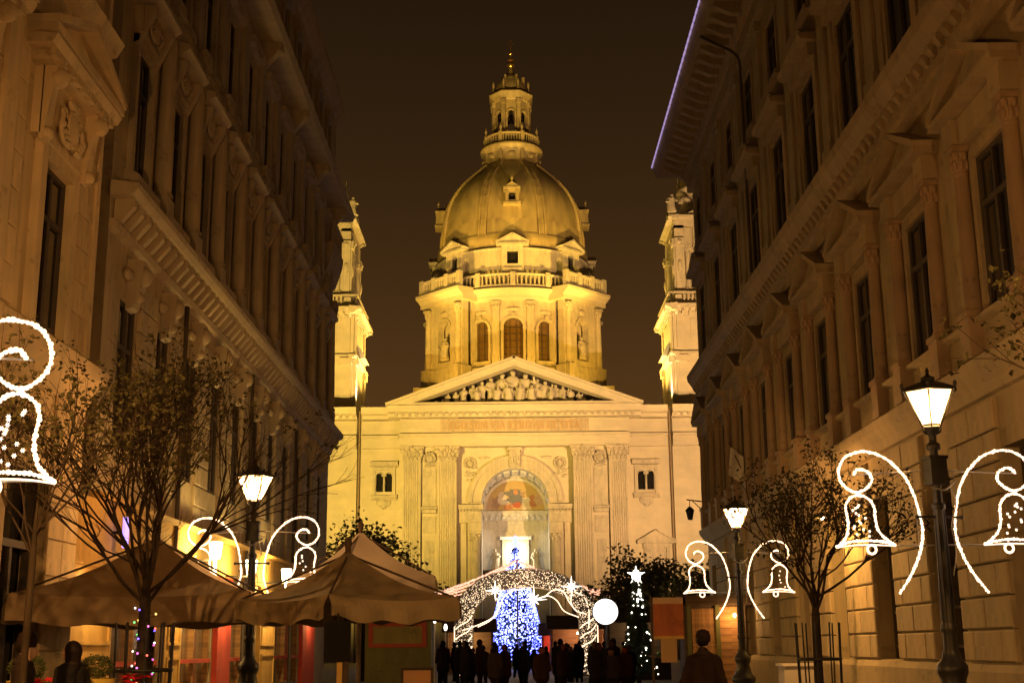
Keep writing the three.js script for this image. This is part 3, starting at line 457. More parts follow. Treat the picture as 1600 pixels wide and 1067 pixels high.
  { // portal bay wall with the great arch
    const s = rect(-6.65, 6.65, 0, 29); s.holes.push(archPath(THREE.Path, 0, 3.95, 0.01, 18));
    new MB().ext(s, 1.2, 0, 0, -1.0, 0, 24).build('wall', M.stone, b);
    const a = new MB(); a.at(archBand(3.95, 4.35, 0.5), 0, 18, 0.2); a.at(archBand(4.35, 5.0, 0.38), 0, 18, 0.2); a.at(archBand(5.0, 5.5, 0.55), 0, 18, 0.2); a.build('archivolt', M.stoneP, b);
    const ky = new MB(); ky.sweep([[0.2, 22], [0.9, 22.1], [1.15, 23.6], [1.25, 24.1], [0.2, 24.1]], -0.62, 0.62); ky.bx(-0.8, 0.8, 24.0, 24.35, 0.2, 1.35); ky.ball(0.25, 0.6, 0.2, -0.3, 23, 1.0); ky.ball(0.25, 0.6, 0.2, 0.3, 23, 1.0); ky.build('keystone', M.carve, b);
    // niche: side walls, barrel vault with coffers, back wall
    const n = new MB(); n.bx(-4.3, -3.96, 0, 18, -6, -1.01); n.bx(3.96, 4.3, 0, 18, -6, -1.01); n.at(archBand(3.96, 4.3, 5), 0, 18, -6.01); n.build('niche_vault', M.pale, b);
    const cf = new MB(); for (let r = 0; r < 4; r++) for (let k = 1; k < 12; k++) { const t = k * PI / 12; cf.box(0.25, 0.72, 0.75, Math.cos(t) * 3.9, 18 + Math.sin(t) * 3.9, -1.6 - r * 1.1, 0, 0, t); } cf.build('coffer', M.pale, b).userData.kind = 'stuff';
    new MB().bx(-4.2, 4.2, 0, 22.4, -6.4, -6.02).build('niche_wall', M.pale, b);
    // lunette painting: a generic group of robed figures on gold
    const L = tex(512, (u, v) => {
      const n = fbm(u * 12, v * 12, 12, 4, 101), q = fbm(u * 30, v * 30, 30, 3, 102), x = (u - 0.5) * 2, y = v;
      let c = [0.36 + 0.1 * n, 0.28 + 0.06 * n, 0.14];
      const blob = (cx, cy, rx, ry, col) => { const d = Math.hypot((x - cx) / rx, (y - cy) / ry) + (n - 0.5) * 0.9 + (q - 0.5) * 0.4; if (d < 1) c = col.map(k => k * (0.7 + 0.6 * q)); };
      for (let i = 0; i < 9; i++) blob(-0.85 + i * 0.21, 0.18 + 0.1 * (i % 3), 0.17, 0.22, [[0.4, 0.3, 0.24], [0.28, 0.2, 0.16], [0.5, 0.44, 0.38], [0.34, 0.16, 0.1]][i % 4]);
      blob(-0.3, 0.3, 0.26, 0.13, [0.55, 0.52, 0.48]); blob(0.32, 0.32, 0.2, 0.1, [0.52, 0.5, 0.46]); blob(0, 0.42, 0.27, 0.3, [0.14, 0.15, 0.17]); blob(-0.22, 0.56, 0.16, 0.08, [0.15, 0.15, 0.16]); blob(0.02, 0.6, 0.08, 0.1, [0.42, 0.22, 0.12]); blob(0.04, 0.16, 0.14, 0.1, [0.36, 0.1, 0.06]);
      return c;
    });
    L.wrapS = L.wrapT = THREE.ClampToEdgeWrapping;
    const ls = new THREE.Shape(); ls.absarc(0, 0, 3.55, 0, PI, false); ls.closePath(); const lg = new THREE.ExtrudeGeometry(ls, { depth: 0.1, bevelEnabled: false, curveSegments: 32 });
    const lu = lg.attributes.uv, lp = lg.attributes.position; for (let i = 0; i < lp.count; i++) lu.setXY(i, lp.getX(i) / 7.1 + 0.5, lp.getY(i) / 3.6);
    const lm = mesh('painting', lg, mat(1, 1, 1, { map: L }), b); lm.position.set(0, 17.75, -6.01);
    new MB().at(archBand(3.55, 3.9, 0.35), 0, 17.75, -6.01).build('painting_frame', M.pale, b);
    const cr = new MB(); cr.sweep([[-6.01, 16.4], [-5.8, 16.4], [-5.5, 16.9], [-5.2, 17.3], [-5.2, 17.6], [-6.01, 17.6]], -3.94, 3.94); modillions(cr, -3.6, 3.6, 0.72, 0.3, 16.55, 16.95, -5.6, -5.2); cr.bx(-3.94, 3.94, 15.2, 15.45, -6.01, -5.85); cr.build('inner_cornice', M.pale, b);
    // lit window over the door, with its frame; balustrade and urns
    const fr = new MB(); fr.bx(-1.6, -1.05, 10, 14.0, -6.01, -5.5); fr.bx(1.05, 1.6, 10, 14.0, -6.01, -5.5); fr.bx(-1.6, 1.6, 13.7, 14.1, -6.0, -5.45); fr.sweep([[-6, 14.1], [-5.4, 14.15], [-5.2, 14.5], [-6, 14.6]], -1.9, 1.9); fr.build('window_frame', M.pale, b);
    const lit = new MB(); lit.bx(-1.05, 1.05, 10, 13.7, -5.99, -5.9); lit.build('lit_window', glow(7, 6.2, 4.8), b);
    const pl = new THREE.PointLight(C(1, 0.85, 0.6), 60); pl.position.set(0, 12.5, -5.0); pl.castShadow = true; pl.shadow.radius = 20; b.add(pl);
    const gal = new MB(); gal.bx(-3.94, 3.94, 10.2, 10.5, -5.9, -4.4); for (let k = 0; k < 16; k++) gal.cyl(0.1, 0.1, 1, -3.7 + k * 0.5, 9.2, -4.6, 6); gal.bx(-3.94, 3.94, 9, 9.2, -5.9, -4.3); gal.build('gallery', M.woodD, b);
    for (const k of [-1, 1]) { const u = new MB(); u.at(figureGeo(2.5, k, 0.3), k * 2.45, 10.5, -5.0); u.build('statue', M.carve, b); }
  }
  // entablature
  const dark = new MB();
  const en = new MB(); const entab = (z, x0, x1) => { en.sweep([[z - 1, 24.45], [z + 0.5, 24.45], [z + 0.5, 25.0], [z + 0.58, 25.02], [z + 0.58, 25.55], [z + 0.85, 25.75], [z + 0.85, 25.95], [z + 0.3, 26.0], [z + 0.3, 27.75], [z - 1, 27.75]], x0, x1); const e = z > 1 ? 1.35 : 0; en.sweep([[z - 1, 27.751], [z + 0.5, 27.95], [z + 0.7, 28.3], [z + 1.3, 28.45], [z + 1.4, 28.9], [z + 1.55, 29.2], [z - 1, 29.25]], x0 - e, x1 + e); };
  entab(1.2, -13.5, 13.5); entab(0.05, -18.1, -13.51); entab(0.05, 13.51, 18.1); entab(0.3, -31, -18.65); entab(0.3, 18.65, 31); en.build('entablature', M.stone, b);
  const de = new MB(); modillions(de, -13.9, 13.9, 0.8, 0.34, 28.05, 28.44, 1.6, 2.3); for (const k of [-1, 1]) modillions(de, Math.min(k * 19, k * 30), Math.max(k * 19, k * 30), 0.8, 0.34, 28.05, 28.44, 0.7, 1.4); de.build('dentils', M.stoneP, b).userData.kind = 'stuff';
  new MB().bx(-8.75, 8.75, 26.2, 27.7, 1.45, 1.53).build('inscription_panel', mat(0.57, 0.46, 0.31, { map: T.plaster }), b);
  { const g = new TextGeometry('EGO SUM VIA VERITAS ET VITA', { font, size: 0.85, depth: 0.06, curveSegments: 3 }); g.computeBoundingBox(); const w = g.boundingBox.max.x; const o = mesh('inscription', boxUV(clean(g)), mat(0.40, 0.26, 0.12, { roughness: 0.6 }), b); o.scale.x = 15.4 / w; o.position.set(-7.7, 26.52, 1.532); }
  // pediment
  const hb = 14.95, ha = 5.45;
  { const tri = (w, h, y) => [new THREE.Vector2(-w, y), new THREE.Vector2(w, y), new THREE.Vector2(0, y + h)];
    const s = new THREE.Shape(tri(hb + 0.2, ha, 29.25)); const i = tri(hb - 3.1, (hb - 3.1) * ha / hb, 29.55); s.holes.push(new THREE.Path([i[0], i[2], i[1]]));
    const p = new MB(); p.ext(s, 1.9, 0, 0, 0.6);
    const a = Math.atan2(ha, hb), Ls = Math.hypot(ha, hb) + 0.3; for (const k of [-1, 1]) { p.box(Ls, 0.3, 2.3, k * hb / 2, 29.25 + ha / 2 + 0.12, 1.7, 0, 0, -k * a); }
    p.build('raking_cornice', M.stone, b);
    new MB().ext(new THREE.Shape(tri(hb - 1.5, (hb - 1.5) * ha / hb, 29.26)), 0.3, 0, 0, -0.9).build('tympanum', M.stoneP, b);
    new MB().ext(new THREE.Shape(tri(hb, ha, 29.2)), 26, 0, 0, -26.2).build('nave_roof', M.roof, b);
    const fg = [figureGeo(1, 0.3, 0.1), figureGeo(1, 1.9, 0.8), figureGeo(1, 3.3, 0.4), figureGeo(1, 4.6, 0)];
    const fm = M.carve, xs = [0, 1.35, -1.5, 2.7, -2.65, 3.7, -3.9, 4.9, -4.8, 5.8, -6.0, 6.7, -6.9, 7.7, -7.9, 8.6, -8.8, 9.5, -9.6, 0.75, -0.7, 2.1, -2.0, 4.3, -4.4, 6.3, -6.4, 8.1];
    xs.forEach((x, i) => { const room = 29.75 + (hb - 3.3 - Math.abs(x)) * ha / hb - 29.75, h = Math.max(0.75, Math.min(room * 0.95, 3.9)) * (i > 18 ? 0.62 : 1) * rr(0.9, 1.05); const o = mesh('relief_figure', fg[i % 4], fm, b); o.position.set(x, 29.6, i > 18 ? 1.35 : 0.45); o.scale.set(h * 1.25, h, h * 0.9); o.rotation.y = rr(-0.6, 0.6); if (h < 1.25) o.rotation.z = (x > 0 ? 1 : -1) * 0.7; });
  }
  // towers
  const stat = figureGeo(2.6, 2.2, 0.2);
  for (const k of [-1, 1]) {
    const t = new THREE.Group(); t.name = numbered('tower'); t.position.set(k * 25.3, 0.05, -9); t.scale.set(1.2, 0.968, 1.2); b.add(t);
    const sq = (mb, h, y0, y1) => mb.bx(-h, h, y0, y1, -h, h);
    const sqc = (mb, h, y, p) => { for (let q = 0; q < 4; q++) { const m = new MB(); m.sweep([[h - 0.5, y], [h + 0.1, y], [h + p * 0.4, y + p * 0.35], [h + p, y + p * 0.55], [h + p, y + p * 0.85], [h - 0.5, y + p]], -h - p * 0.98, h + p * 0.98); mb.at(m.geo(), 0, 0, 0, q * PI / 2); } };
    const a = new MB(); sq(a, 5.9, 29.2, 30.6); sq(a, 5.2, 30.6, 44); sqc(a, 5.2, 37.4, 0.5); sqc(a, 5.2, 43.2, 0.95);
    for (let q = 0; q < 4; q++) { const m = new MB(); for (const s of [-1, 1]) { m.bx(s * 4.35 - 0.6, s * 4.35 + 0.6, 30.6, 36.6, 5.2, 5.5); m.bx(s * 4.35 - 0.75, s * 4.35 + 0.75, 36.6, 37.4, 5.2, 5.7); m.bx(s * 4.3 - 0.5, s * 4.3 + 0.5, 38.4, 43, 5.2, 5.4); } m.bx(-2.8, 2.8, 31.2, 35.8, 5.2, 5.28); m.bx(-3.2, 3.2, 39, 42.2, 5.2, 5.3); m.sweep([[5.2, 38.1], [6.2, 38.2], [5.6, 39.6], [5.2, 40]], -2.0, 2.0); modillions(m, -4.8, 4.8, 0.8, 0.3, 42.7, 43.3, 5.2, 5.8); a.at(m.geo(), 0, 0, 0, q * PI / 2); }
    a.build('tower_base', M.stone, t).scale.set(0.89, 1, 0.89);
    const c = new MB(); sq(c, 4.2, 44.5, 45.6); for (const [sx, sz] of [[-1, -1], [1, -1], [-1, 1], [1, 1]]) c.bx(sx * 3.55 - 0.5, sx * 3.55 + 0.5, 45.6, 55, sz * 3.55 - 0.5, sz * 3.55 + 0.5);
    sq(c, 4.05, 54.6, 56.2); sqc(c, 4.05, 55.7, 0.6); sq(c, 2.3, 45.6, 54.6);
    for (let q = 0; q < 4; q++) { const m = new MB(); const s = rect(-3.04, 3.04, 51.5, 54.8); s.holes.push(archPath(THREE.Path, 0, 1.3, 51.51, 52.4)); m.ext(s, 0.6, 0, 0, 3.2); for (const g of [-1, 1]) { for (const gx of [1.75, 2.72]) { m.lathe([[0.34, 0], [0.3, 0.4], [0.25, 5.2]], 12, g * gx, 46.4, 3.9); m.bx(g * gx - 0.4, g * gx + 0.4, 45.6, 46.4, 3.5, 4.35); capital(m, g * gx, 51.5, 3.9, 0.28, 0.8); m.bx(g * gx - 0.36, g * gx + 0.36, 52.3, 54.6, 3.75, 4.2); } m.bx(g * 3.6 - 0.42, g * 3.6 + 0.42, 46.2, 52.2, 4.06, 4.2); m.bx(g * 3.6 - 0.5, g * 3.6 + 0.5, 52.2, 53.2, 4.06, 4.35); m.ball(0.3, 0.35, 0.2, g * 3.6, 52.7, 4.3, 1); m.ball(0.28, 0.9, 0.2, g * 3.6, 49.4, 4.2, 1); m.lathe([[0.3, 0], [0.16, 0.2], [0.34, 0.7], [0.1, 1.1], [0, 1.7]], 8, g * 3.9, 56.3, 3.9); } m.bx(-1.4, 1.4, 45.6, 46.8, 3.2, 3.6); for (let x = -3.4; x < 3.5; x += 0.42) m.cyl(0.1, 0.09, 0.9, x, 44.6, 4.9, 5); m.bx(-5, 5, 45.5, 45.7, 4.75, 5.05); const tr = new THREE.Shape([[-2.6, 0], [2.6, 0], [0, 1.5]].map(p => new THREE.Vector2(...p))); m.ext(tr, 0.6, 0, 56.6, 3.7); c.at(m.geo(), 0, 0, 0, q * PI / 2); }
    c.build('belfry', M.stoneP, t);
    for (const [sx, sz] of [[-1, 1], [1, 1]]) { const o = mesh('statue', stat, M.carve, t); o.position.set(sx * 4.2, 56.6, sz * 4.2); }
    { const o = mesh('statue', stat, M.carve, t); o.position.set(-k * 0, 46.8, 3.3); o.scale.setScalar(1.2); }
    for (let q = 0; q < 4; q++) { const m = new MB(); m.at(new THREE.TorusGeometry(0.9, 0.28, 8, 20, PI * 1.3), 0, 0, 0); const o = m.build('scroll', M.carve, t); const A = q * PI / 2 + PI / 4; o.position.set(Math.cos(A) * 3.5, 58.4, Math.sin(A) * 3.5); o.rotation.y = -A; }
    const d = new MB(); d.lathe([[3.3, 56.6], [3.3, 57.4], [2.7, 57.6], [2.6, 60.6], [3.1, 60.8], [3.2, 61.3], [2.7, 61.5]], 24); d.build('upper_drum', M.stoneP, t);
    const dm = new MB(); dm.lathe([[2.75, 61.4], [2.7, 62.4], [2.3, 63.9], [1.5, 65.1], [0.8, 65.7], [0.7, 67], [0.9, 67.2], [0.4, 67.8], [0.1, 69], [0.1, 70.5], [0, 70.5]], 24); for (let q = 0; q < 8; q++) { const A = q * PI / 4; dm.lathe([[0.22, 61.3], [0.1, 61.8], [0.18, 62.2], [0.06, 62.6], [0.02, 63.4], [0, 63.4]], 8, Math.cos(A) * 2.9, 0, Math.sin(A) * 2.9); } dm.build('cupola', M.copper, t);
  }
  // drum and dome, axis 40 m behind the front
  const Z = -40, ax = (mb, r, a, g, y = 0) => mb.at(g, Math.sin(a) * r, y, Z + Math.cos(a) * r, a);
  const drumFrom = b.children.length;
  const ds = new MB(); ds.bx(-14.6, 14.6, 29, 38.6, Z - 14.6, Z + 14.0); ds.bx(-15.1, 15.1, 38.6, 39.5, Z - 15.1, Z + 14.4); ds.lathe([[13.6, 39.5], [13.6, 42.3], [13.9, 42.5], [13.9, 42.9], [13.1, 43.1]], 64, 0, 0, Z); ds.build('drum_base', M.stone, b);
  const R = 13;
  const dw = new MB(); // wall as 16 panels, each with a round-headed opening
  const wa = 2 * PI / 16, hw = R * Math.tan(wa / 2);
  for (let i = 0; i < 16; i++) { if (i % 4 === 2) { continue; } const s = rect(-hw, hw, 43, 53.4); s.holes.push(archPath(THREE.Path, 0, i % 4 === 0 ? 1.5 : 1.32, 43.9, i % 4 === 0 ? 49.1 : 48.9)); ax(dw, R - 0.65, i * wa, new THREE.ExtrudeGeometry(s, { depth: 0.65, bevelEnabled: false, curveSegments: 16 })); }
  dw.build('drum_wall', M.stoneP, b);
  for (let i = 0; i < 16; i++) { if (i % 4 === 2) continue; const w = i % 4 === 0 ? 1.5 : 1.32, ys = i % 4 === 0 ? 49.1 : 48.9;
    const m = new MB(); m.at(archBand(w, w + 0.38, 0.25, 16), 0, ys, R); for (const k of [-1, 1]) { m.bx(k * (w + 0.19) - 0.19, k * (w + 0.19) + 0.19, 43.6, ys - 0.3, R, R + 0.18); m.bx(k * (w + 0.25) - 0.3, k * (w + 0.25) + 0.3, ys - 0.3, ys, R, R + 0.3); } m.bx(-0.25, 0.25, ys + w + 0.1, ys + w + 0.8, R, R + 0.4); m.bx(-w - 0.5, w + 0.5, 43.5, 43.9, R, R + 0.3); m.ball(w * 0.8, 0.35, 0.2, 0, ys + w + 1.4, R + 0.05, 1);
    const f = new MB(); ax(f, 0, i * wa, m.geo()); const fo = f.build('arched_window', M.stoneP, b);
    const g = new MB(); { const q = new MB(); for (const x of [-w / 3, w / 3]) q.bx(x - 0.05, x + 0.05, 43.9, ys + w * 0.9, R - 0.5, R - 0.42); for (let y = 45; y < ys + 1; y += 1.05) q.bx(-w, w, y - 0.045, y + 0.045, R - 0.49, R - 0.43); q.at(archBand(w - 0.14, w, 0.1, 14), 0, ys, R - 0.5); ax(g, 0, i * wa, q.geo()); } g.build('glazing_bar', M.frame, fo);
    const p = new MB(); ax(p, R - 0.58, i * wa, new THREE.ExtrudeGeometry(archPath(THREE.Shape, 0, w + 0.02, 43.9, ys), { depth: 0.04, bevelEnabled: false })); p.build('pane', M.drumGlass ??= new THREE.MeshPhysicalMaterial({ color: C(0.16, 0.1, 0.04), roughness: 0.13, clearcoat: 0.5 }), fo);
  }
  for (let i = 0; i < 16; i++) { if (i % 4 === 1 || i % 4 === 2) { if (i % 4 === 1) { /* beside the pier */ } } const a = (i + 0.5) * wa; const p = new MB(); { const q = new MB(); q.bx(-0.62, 0.62, 43.1, 44.4, R - 0.1, R + 0.62); q.bx(-0.5, 0.5, 44.4, 51.9, R - 0.1, R + 0.5); q.bx(-0.7, 0.7, 52.7, 53.2, R - 0.1, R + 0.72); q.bx(-0.56, 0.56, 51.9, 52.7, R - 0.1, R + 0.58); for (const k of [-1, 0, 1]) q.ball(0.22, 0.32, 0.16, k * 0.42, 52.4, R + 0.6, 1); ax(p, 0, a, q.geo()); } p.build('drum_pilaster', M.stoneP, b); }
  for (let i = 0; i < 4; i++) { const a = PI / 4 + i * PI / 2; // diagonal piers with statue niches
    const q = new MB(); const s = rect(-4.2, 4.2, 39.5, 53.4); s.holes.push(archPath(THREE.Path, 0, 1.35, 44.2, 49.4)); q.ext(s, 1.2, 0, 0, 13.9); q.bx(-4.2, 4.2, 39.5, 53.4, 12, 13.2); q.bx(-4.4, 4.4, 39.5, 43.2, 13.5, 15.35); q.at(archBand(1.35, 1.7, 0.2, 14), 0, 49.4, 15.1);
    for (const k of [-1, 1]) { q.lathe([[0.62, 0], [0.55, 0.4], [0.52, 3], [0.44, 8.2]], 14, k * 3.4, 43.3, 15.3); capital(q, k * 3.4, 51.5, 15.3, 0.46, 1.4); q.bx(k * 3.4 - 0.8, k * 3.4 + 0.8, 39.5, 43.3, 15, 16.1); }
    q.ball(0.8, 0.5, 0.3, 0, 51.8, 15.15, 1);
    const m = new MB(); ax(m, 0, a, q.geo()); const pm = m.build('drum_pier', M.stoneP, b);
    const st = mesh('statue', figureGeo(3.6, i + 0.4, 0.3), M.carve, pm); st.position.set(Math.sin(a) * 14.9, 44.4, Z + Math.cos(a) * 14.9); st.rotation.y = a; st.scale.set(1.25, 1, 1.1);
  }
  const cor = new MB(); cor.lathe([[R, 53.3], [R + 0.5, 53.35], [R + 0.5, 53.9], [R + 0.55, 53.95], [R + 0.6, 54.3], [R + 1.1, 54.6], [R + 1.35, 54.9], [R + 1.4, 55.2], [R, 55.4], [R - 2, 55.5]], 96, 0, 0, Z);
  for (let i = 0; i < 4; i++) { const q = new MB(); q.sweep([[12, 53.4], [15.7, 53.4], [15.7, 54.0], [16.3, 54.5], [16.7, 54.8], [16.75, 55.25], [12, 55.55]], -4.9, 4.9); ax(cor, 0, PI / 4 + i * PI / 2, q.geo()); } cor.build('drum_cornice', M.stone, b);
  const ba = new MB(); // balustrade of the gallery
  ba.lathe([[R + 0.75, 57.2], [R + 1.05, 57.2], [R + 1.05, 57.55], [R + 0.75, 57.55]], 96, 0, 0, Z); ba.lathe([[R + 0.75, 55.4], [R + 1.05, 55.4], [R + 1.05, 55.75], [R + 0.75, 55.75]], 96, 0, 0, Z);
  for (let i = 0; i < 128; i++) { const a = i * PI / 64; if (i % 8 === 0) ax(ba, R + 0.9, a, new THREE.BoxGeometry(0.75, 2.25, 0.75), 56.5); else ba.cyl(0.14, 0.12, 1.5, Math.sin(a) * (R + 0.9), 55.72, Z + Math.cos(a) * (R + 0.9), 6); }
  for (let i = 0; i < 4; i++) { const q = new MB(); q.bx(-4.6, 4.6, 57.2, 57.6, 15.6, 16.1); q.bx(-4.6, 4.6, 55.5, 55.8, 15.6, 16.1); for (const x of [-4.3, -1.5, 1.5, 4.3]) q.bx(x - 0.4, x + 0.4, 55.5, 57.8, 15.5, 16.2); for (let x = -3.8; x < 3.9; x += 0.4) q.cyl(0.13, 0.11, 1.45, x, 55.78, 15.85, 6); ax(ba, 0, PI / 4 + i * PI / 2, q.geo()); } ba.build('balustrade', M.stoneP, b);
  for (let i = 0; i < 8; i++) { const a = PI / 8 + i * PI / 4; const u = new MB(); u.lathe([[0.4, 0], [0.25, 0.3], [0.5, 0.9], [0.45, 1.3], [0.15, 1.6], [0.2, 2], [0, 2.4]], 12, Math.sin(a) * (R + 0.3), 55.6, Z + Math.cos(a) * (R + 0.3)); u.build('urn', M.carve, b); }
  const at = new MB(); at.lathe([[12.75, 55.4], [12.7, 58.2], [12.4, 61.6], [12.7, 61.8], [12.75, 62.15], [11.2, 62.4]], 96, 0, 0, Z); at.build('attic', M.stoneP, b);
  for (let i = 0; i < 8; i++) { const a = i * PI / 4, q = new MB(); const s = rect(-1.7, 1.7, 57.4, 62.4); s.holes.push(rectPath(-0.85, 0.85, 59.2, 61.3)); q.ext(s, 0.9, 0, 0, 12.3); q.bx(-2.5, 2.5, 62.2, 62.55, 11.6, 13.6); const t = new THREE.Shape([[-2.5, 0], [2.5, 0], [0, 1.35]].map(p => new THREE.Vector2(...p))); q.ext(t, 1.7, 0, 62.55, 11.6); for (const k of [-1, 1]) q.box(2.95, 0.28, 2.1, k * 1.27, 63.32, 12.65, 0, 0, -k * Math.atan2(1.35, 2.5)); q.bx(-1.5, 1.5, 58.2, 58.5, 13.2, 13.5);
    const m = new MB(); ax(m, 0, a, q.geo()); const dm = m.build('attic_dormer', M.stoneP, b); const w = new MB(); ax(w, 12.6, a, new THREE.BoxGeometry(1.75, 2.2, 0.05), 60.25); w.build('pane', M.glass, dm); }
  for (const o of b.children.slice(drumFrom)) { o.scale.set(0.94, 0.937, 0.94); o.position.set(0, 1.6 * (1 - 0.937), Z * 0.06); }
  // dome
  const prof = [[11.5, 57.6], [11.7, 59.6], [11.7, 60.4], [11.35, 60.6], [11.3, 62.0], [11.05, 63.4], [10.85, 65.0], [10.45, 66.8], [9.8, 68.3], [8.95, 69.8], [7.95, 71.1], [6.9, 72.2], [5.9, 73.1], [4.95, 74.0], [4.25, 74.7]];
  new MB().lathe(prof, 96, 0, 0, Z).build('dome', M.copper, b);
  for (let i = 0; i < 8; i++) { const a = PI / 8 + i * PI / 4, q = new MB(); for (let j = 3; j < prof.length - 1; j++) { const [r0, y0] = prof[j], [r1, y1] = prof[j + 1]; const L = Math.hypot(r1 - r0, y1 - y0), an = Math.atan2(r0 - r1, y1 - y0), w = 0.55 * (0.45 + 0.55 * r0 / 11); for (const k of [-1, 1]) q.box(w * 0.45, L + 0.12, 0.55, k * w * 0.9, (y0 + y1) / 2, (r0 + r1) / 2 + 0.1, 0, -an); q.box(w * 1.5, L + 0.1, 0.2, 0, (y0 + y1) / 2, (r0 + r1) / 2 + 0.05, 0, -an); } const m = new MB(); ax(m, 0, a, q.geo()); m.build('dome_rib', M.copper, b); }
  for (let i = 0; i < 8; i += 2) { const a = i * PI / 4, q = new MB(); const s = rect(-0.95, 0.95, 65.2, 67.4); s.holes.push(archPath(THREE.Path, 0, 0.5, 65.6, 66.5)); q.ext(s, 2.4, 0, 0, 9.3); q.bx(-1.3, 1.3, 64.9, 65.25, 9.3, 12.0); q.bx(-1.25, 1.25, 67.3, 67.6, 9, 11.95); const t = new THREE.Shape([[-1.2, 0], [1.2, 0], [0, 0.85]].map(p => new THREE.Vector2(...p))); q.ext(t, 2.6, 0, 67.6, 9.2); for (const k of [-1, 1]) q.sweep([[11.7, 65.2], [11.9, 65.2], [11.8, 67], [11.7, 67.3]], k * 0.8 - 0.18, k * 0.8 + 0.18); q.lathe([[0.28, 0], [0.12, 0.3], [0.26, 0.6], [0.05, 1], [0, 1.3]], 8, 0, 68.35, 11.5);
    const m = new MB(); ax(m, 0, a, q.geo()); const lm = m.build('lucarne', M.copperL ??= mat(0.44, 0.36, 0.18, { map: T.copper, roughness: 0.6 }), b); const w = new MB(); ax(w, 10.6, a, new THREE.BoxGeometry(1.0, 1.7, 0.05), 66.3); w.build('pane', M.glass, lm); }
  // lantern
  const LM = M.copperL, ln = new MB(); ln.lathe([[4.4, 74.7], [4.0, 75.2], [4.1, 76.3], [4.6, 76.8], [4.95, 77.2], [5.0, 77.6], [4.4, 77.9], [3, 78]], 48, 0, 0, Z); for (let i = 0; i < 8; i++) ax(ln, 4.2, i * PI / 4 + PI / 8, new THREE.BoxGeometry(0.6, 1.5, 0.6), 76); for (let i = 0; i < 8; i++) ln.ball(0.6, 0.45, 0.3, Math.sin(i * PI / 4) * 4.15, 75.9, Z + Math.cos(i * PI / 4) * 4.15, 1); ln.build('lantern_base', LM, b);
  const lb = new MB(); lb.lathe([[4.15, 79.2], [4.45, 79.2], [4.45, 79.5], [4.15, 79.5]], 48, 0, 0, Z); for (let i = 0; i < 64; i++) { const a = i * PI / 32; if (i % 8 === 4) { ax(lb, 4.3, a, new THREE.BoxGeometry(0.5, 1.8, 0.5), 78.7); lb.lathe([[0.25, 0], [0.1, 0.3], [0.25, 0.7], [0.05, 1.2], [0, 1.6]], 8, Math.sin(a) * 4.3, 79.6, Z + Math.cos(a) * 4.3); } else lb.cyl(0.1, 0.1, 1.4, Math.sin(a) * 4.3, 77.85, Z + Math.cos(a) * 4.3, 5); } lb.build('lantern_balustrade', LM, b);
  const lw = new MB(); for (let i = 0; i < 8; i++) { const a = i * PI / 4, hwl = 2.75 * Math.tan(PI / 8), s = rect(-hwl, hwl, 78, 86); s.holes.push(archPath(THREE.Path, 0, 0.55, 80.2, 83.2)); ax(lw, 2.45, a, new THREE.ExtrudeGeometry(s, { depth: 0.3, bevelEnabled: false })); const q = new MB(); q.bx(-0.3, 0.3, 79, 85.4, 2.85, 3.2); q.bx(-0.4, 0.4, 84.8, 85.5, 2.8, 3.35); q.bx(-0.4, 0.4, 78, 79, 2.8, 3.4); ax(lw, 0, a + PI / 8, q.geo()); const e = new MB(); e.at(archBand(0.55, 0.75, 0.15, 10), 0, 83.2, 2.75); ax(lw, 0, a, e.geo()); }
  lw.lathe([[2.9, 85.4], [3.2, 85.6], [3.3, 86.2], [3.7, 86.6], [3.75, 86.9], [2.8, 87.1]], 8, 0, 0, Z, PI / 8); lw.build('lantern', LM, b);
  const lc = new MB(); lc.lathe([[2.75, 87], [2.7, 87.6], [2.4, 88.6], [1.8, 89.4], [1.5, 89.8], [1.55, 90.1], [0.9, 90.5], [0.6, 91.2], [0.3, 92.2], [0, 92.2]], 32, 0, 0, Z); for (let i = 0; i < 8; i++) { const a = i * PI / 4 + PI / 8; lc.lathe([[0.3, 0], [0.3, 0.5], [0.14, 0.6], [0.16, 1.3], [0.22, 1.7], [0.05, 2.2], [0, 2.3]], 8, Math.sin(a) * 3.0, 86.9, Z + Math.cos(a) * 3.0); } for (const i of [-1, 1, 3, 5]) { const q = new MB(); q.bx(-0.15, 0.15, 87.2, 90, 1.9, 2.4); ax(lc, 0, i * PI / 4 * 0.5, q.geo()); } lc.build('lantern_cap', M.copper, b);
  const fi = new MB(); fi.ball(0.62, 0.7, 0.62, 0, 92.6, Z, 3); fi.cyl(0.3, 0.2, 0.4, 0, 91.9, Z); fi.cyl(0.45, 0.5, 0.25, 0, 93.2, Z); fi.cyl(0.14, 0.1, 1.4, 0, 93.2, Z); fi.ball(0.36, 0.36, 0.36, 0, 94.6, Z); fi.bx(-0.1, 0.1, 94.7, 97.0, Z - 0.1, Z + 0.1); fi.bx(-0.55, 0.55, 96.05, 96.25, Z - 0.1, Z + 0.1); fi.build('gilded_cross', M.gold, b);
}
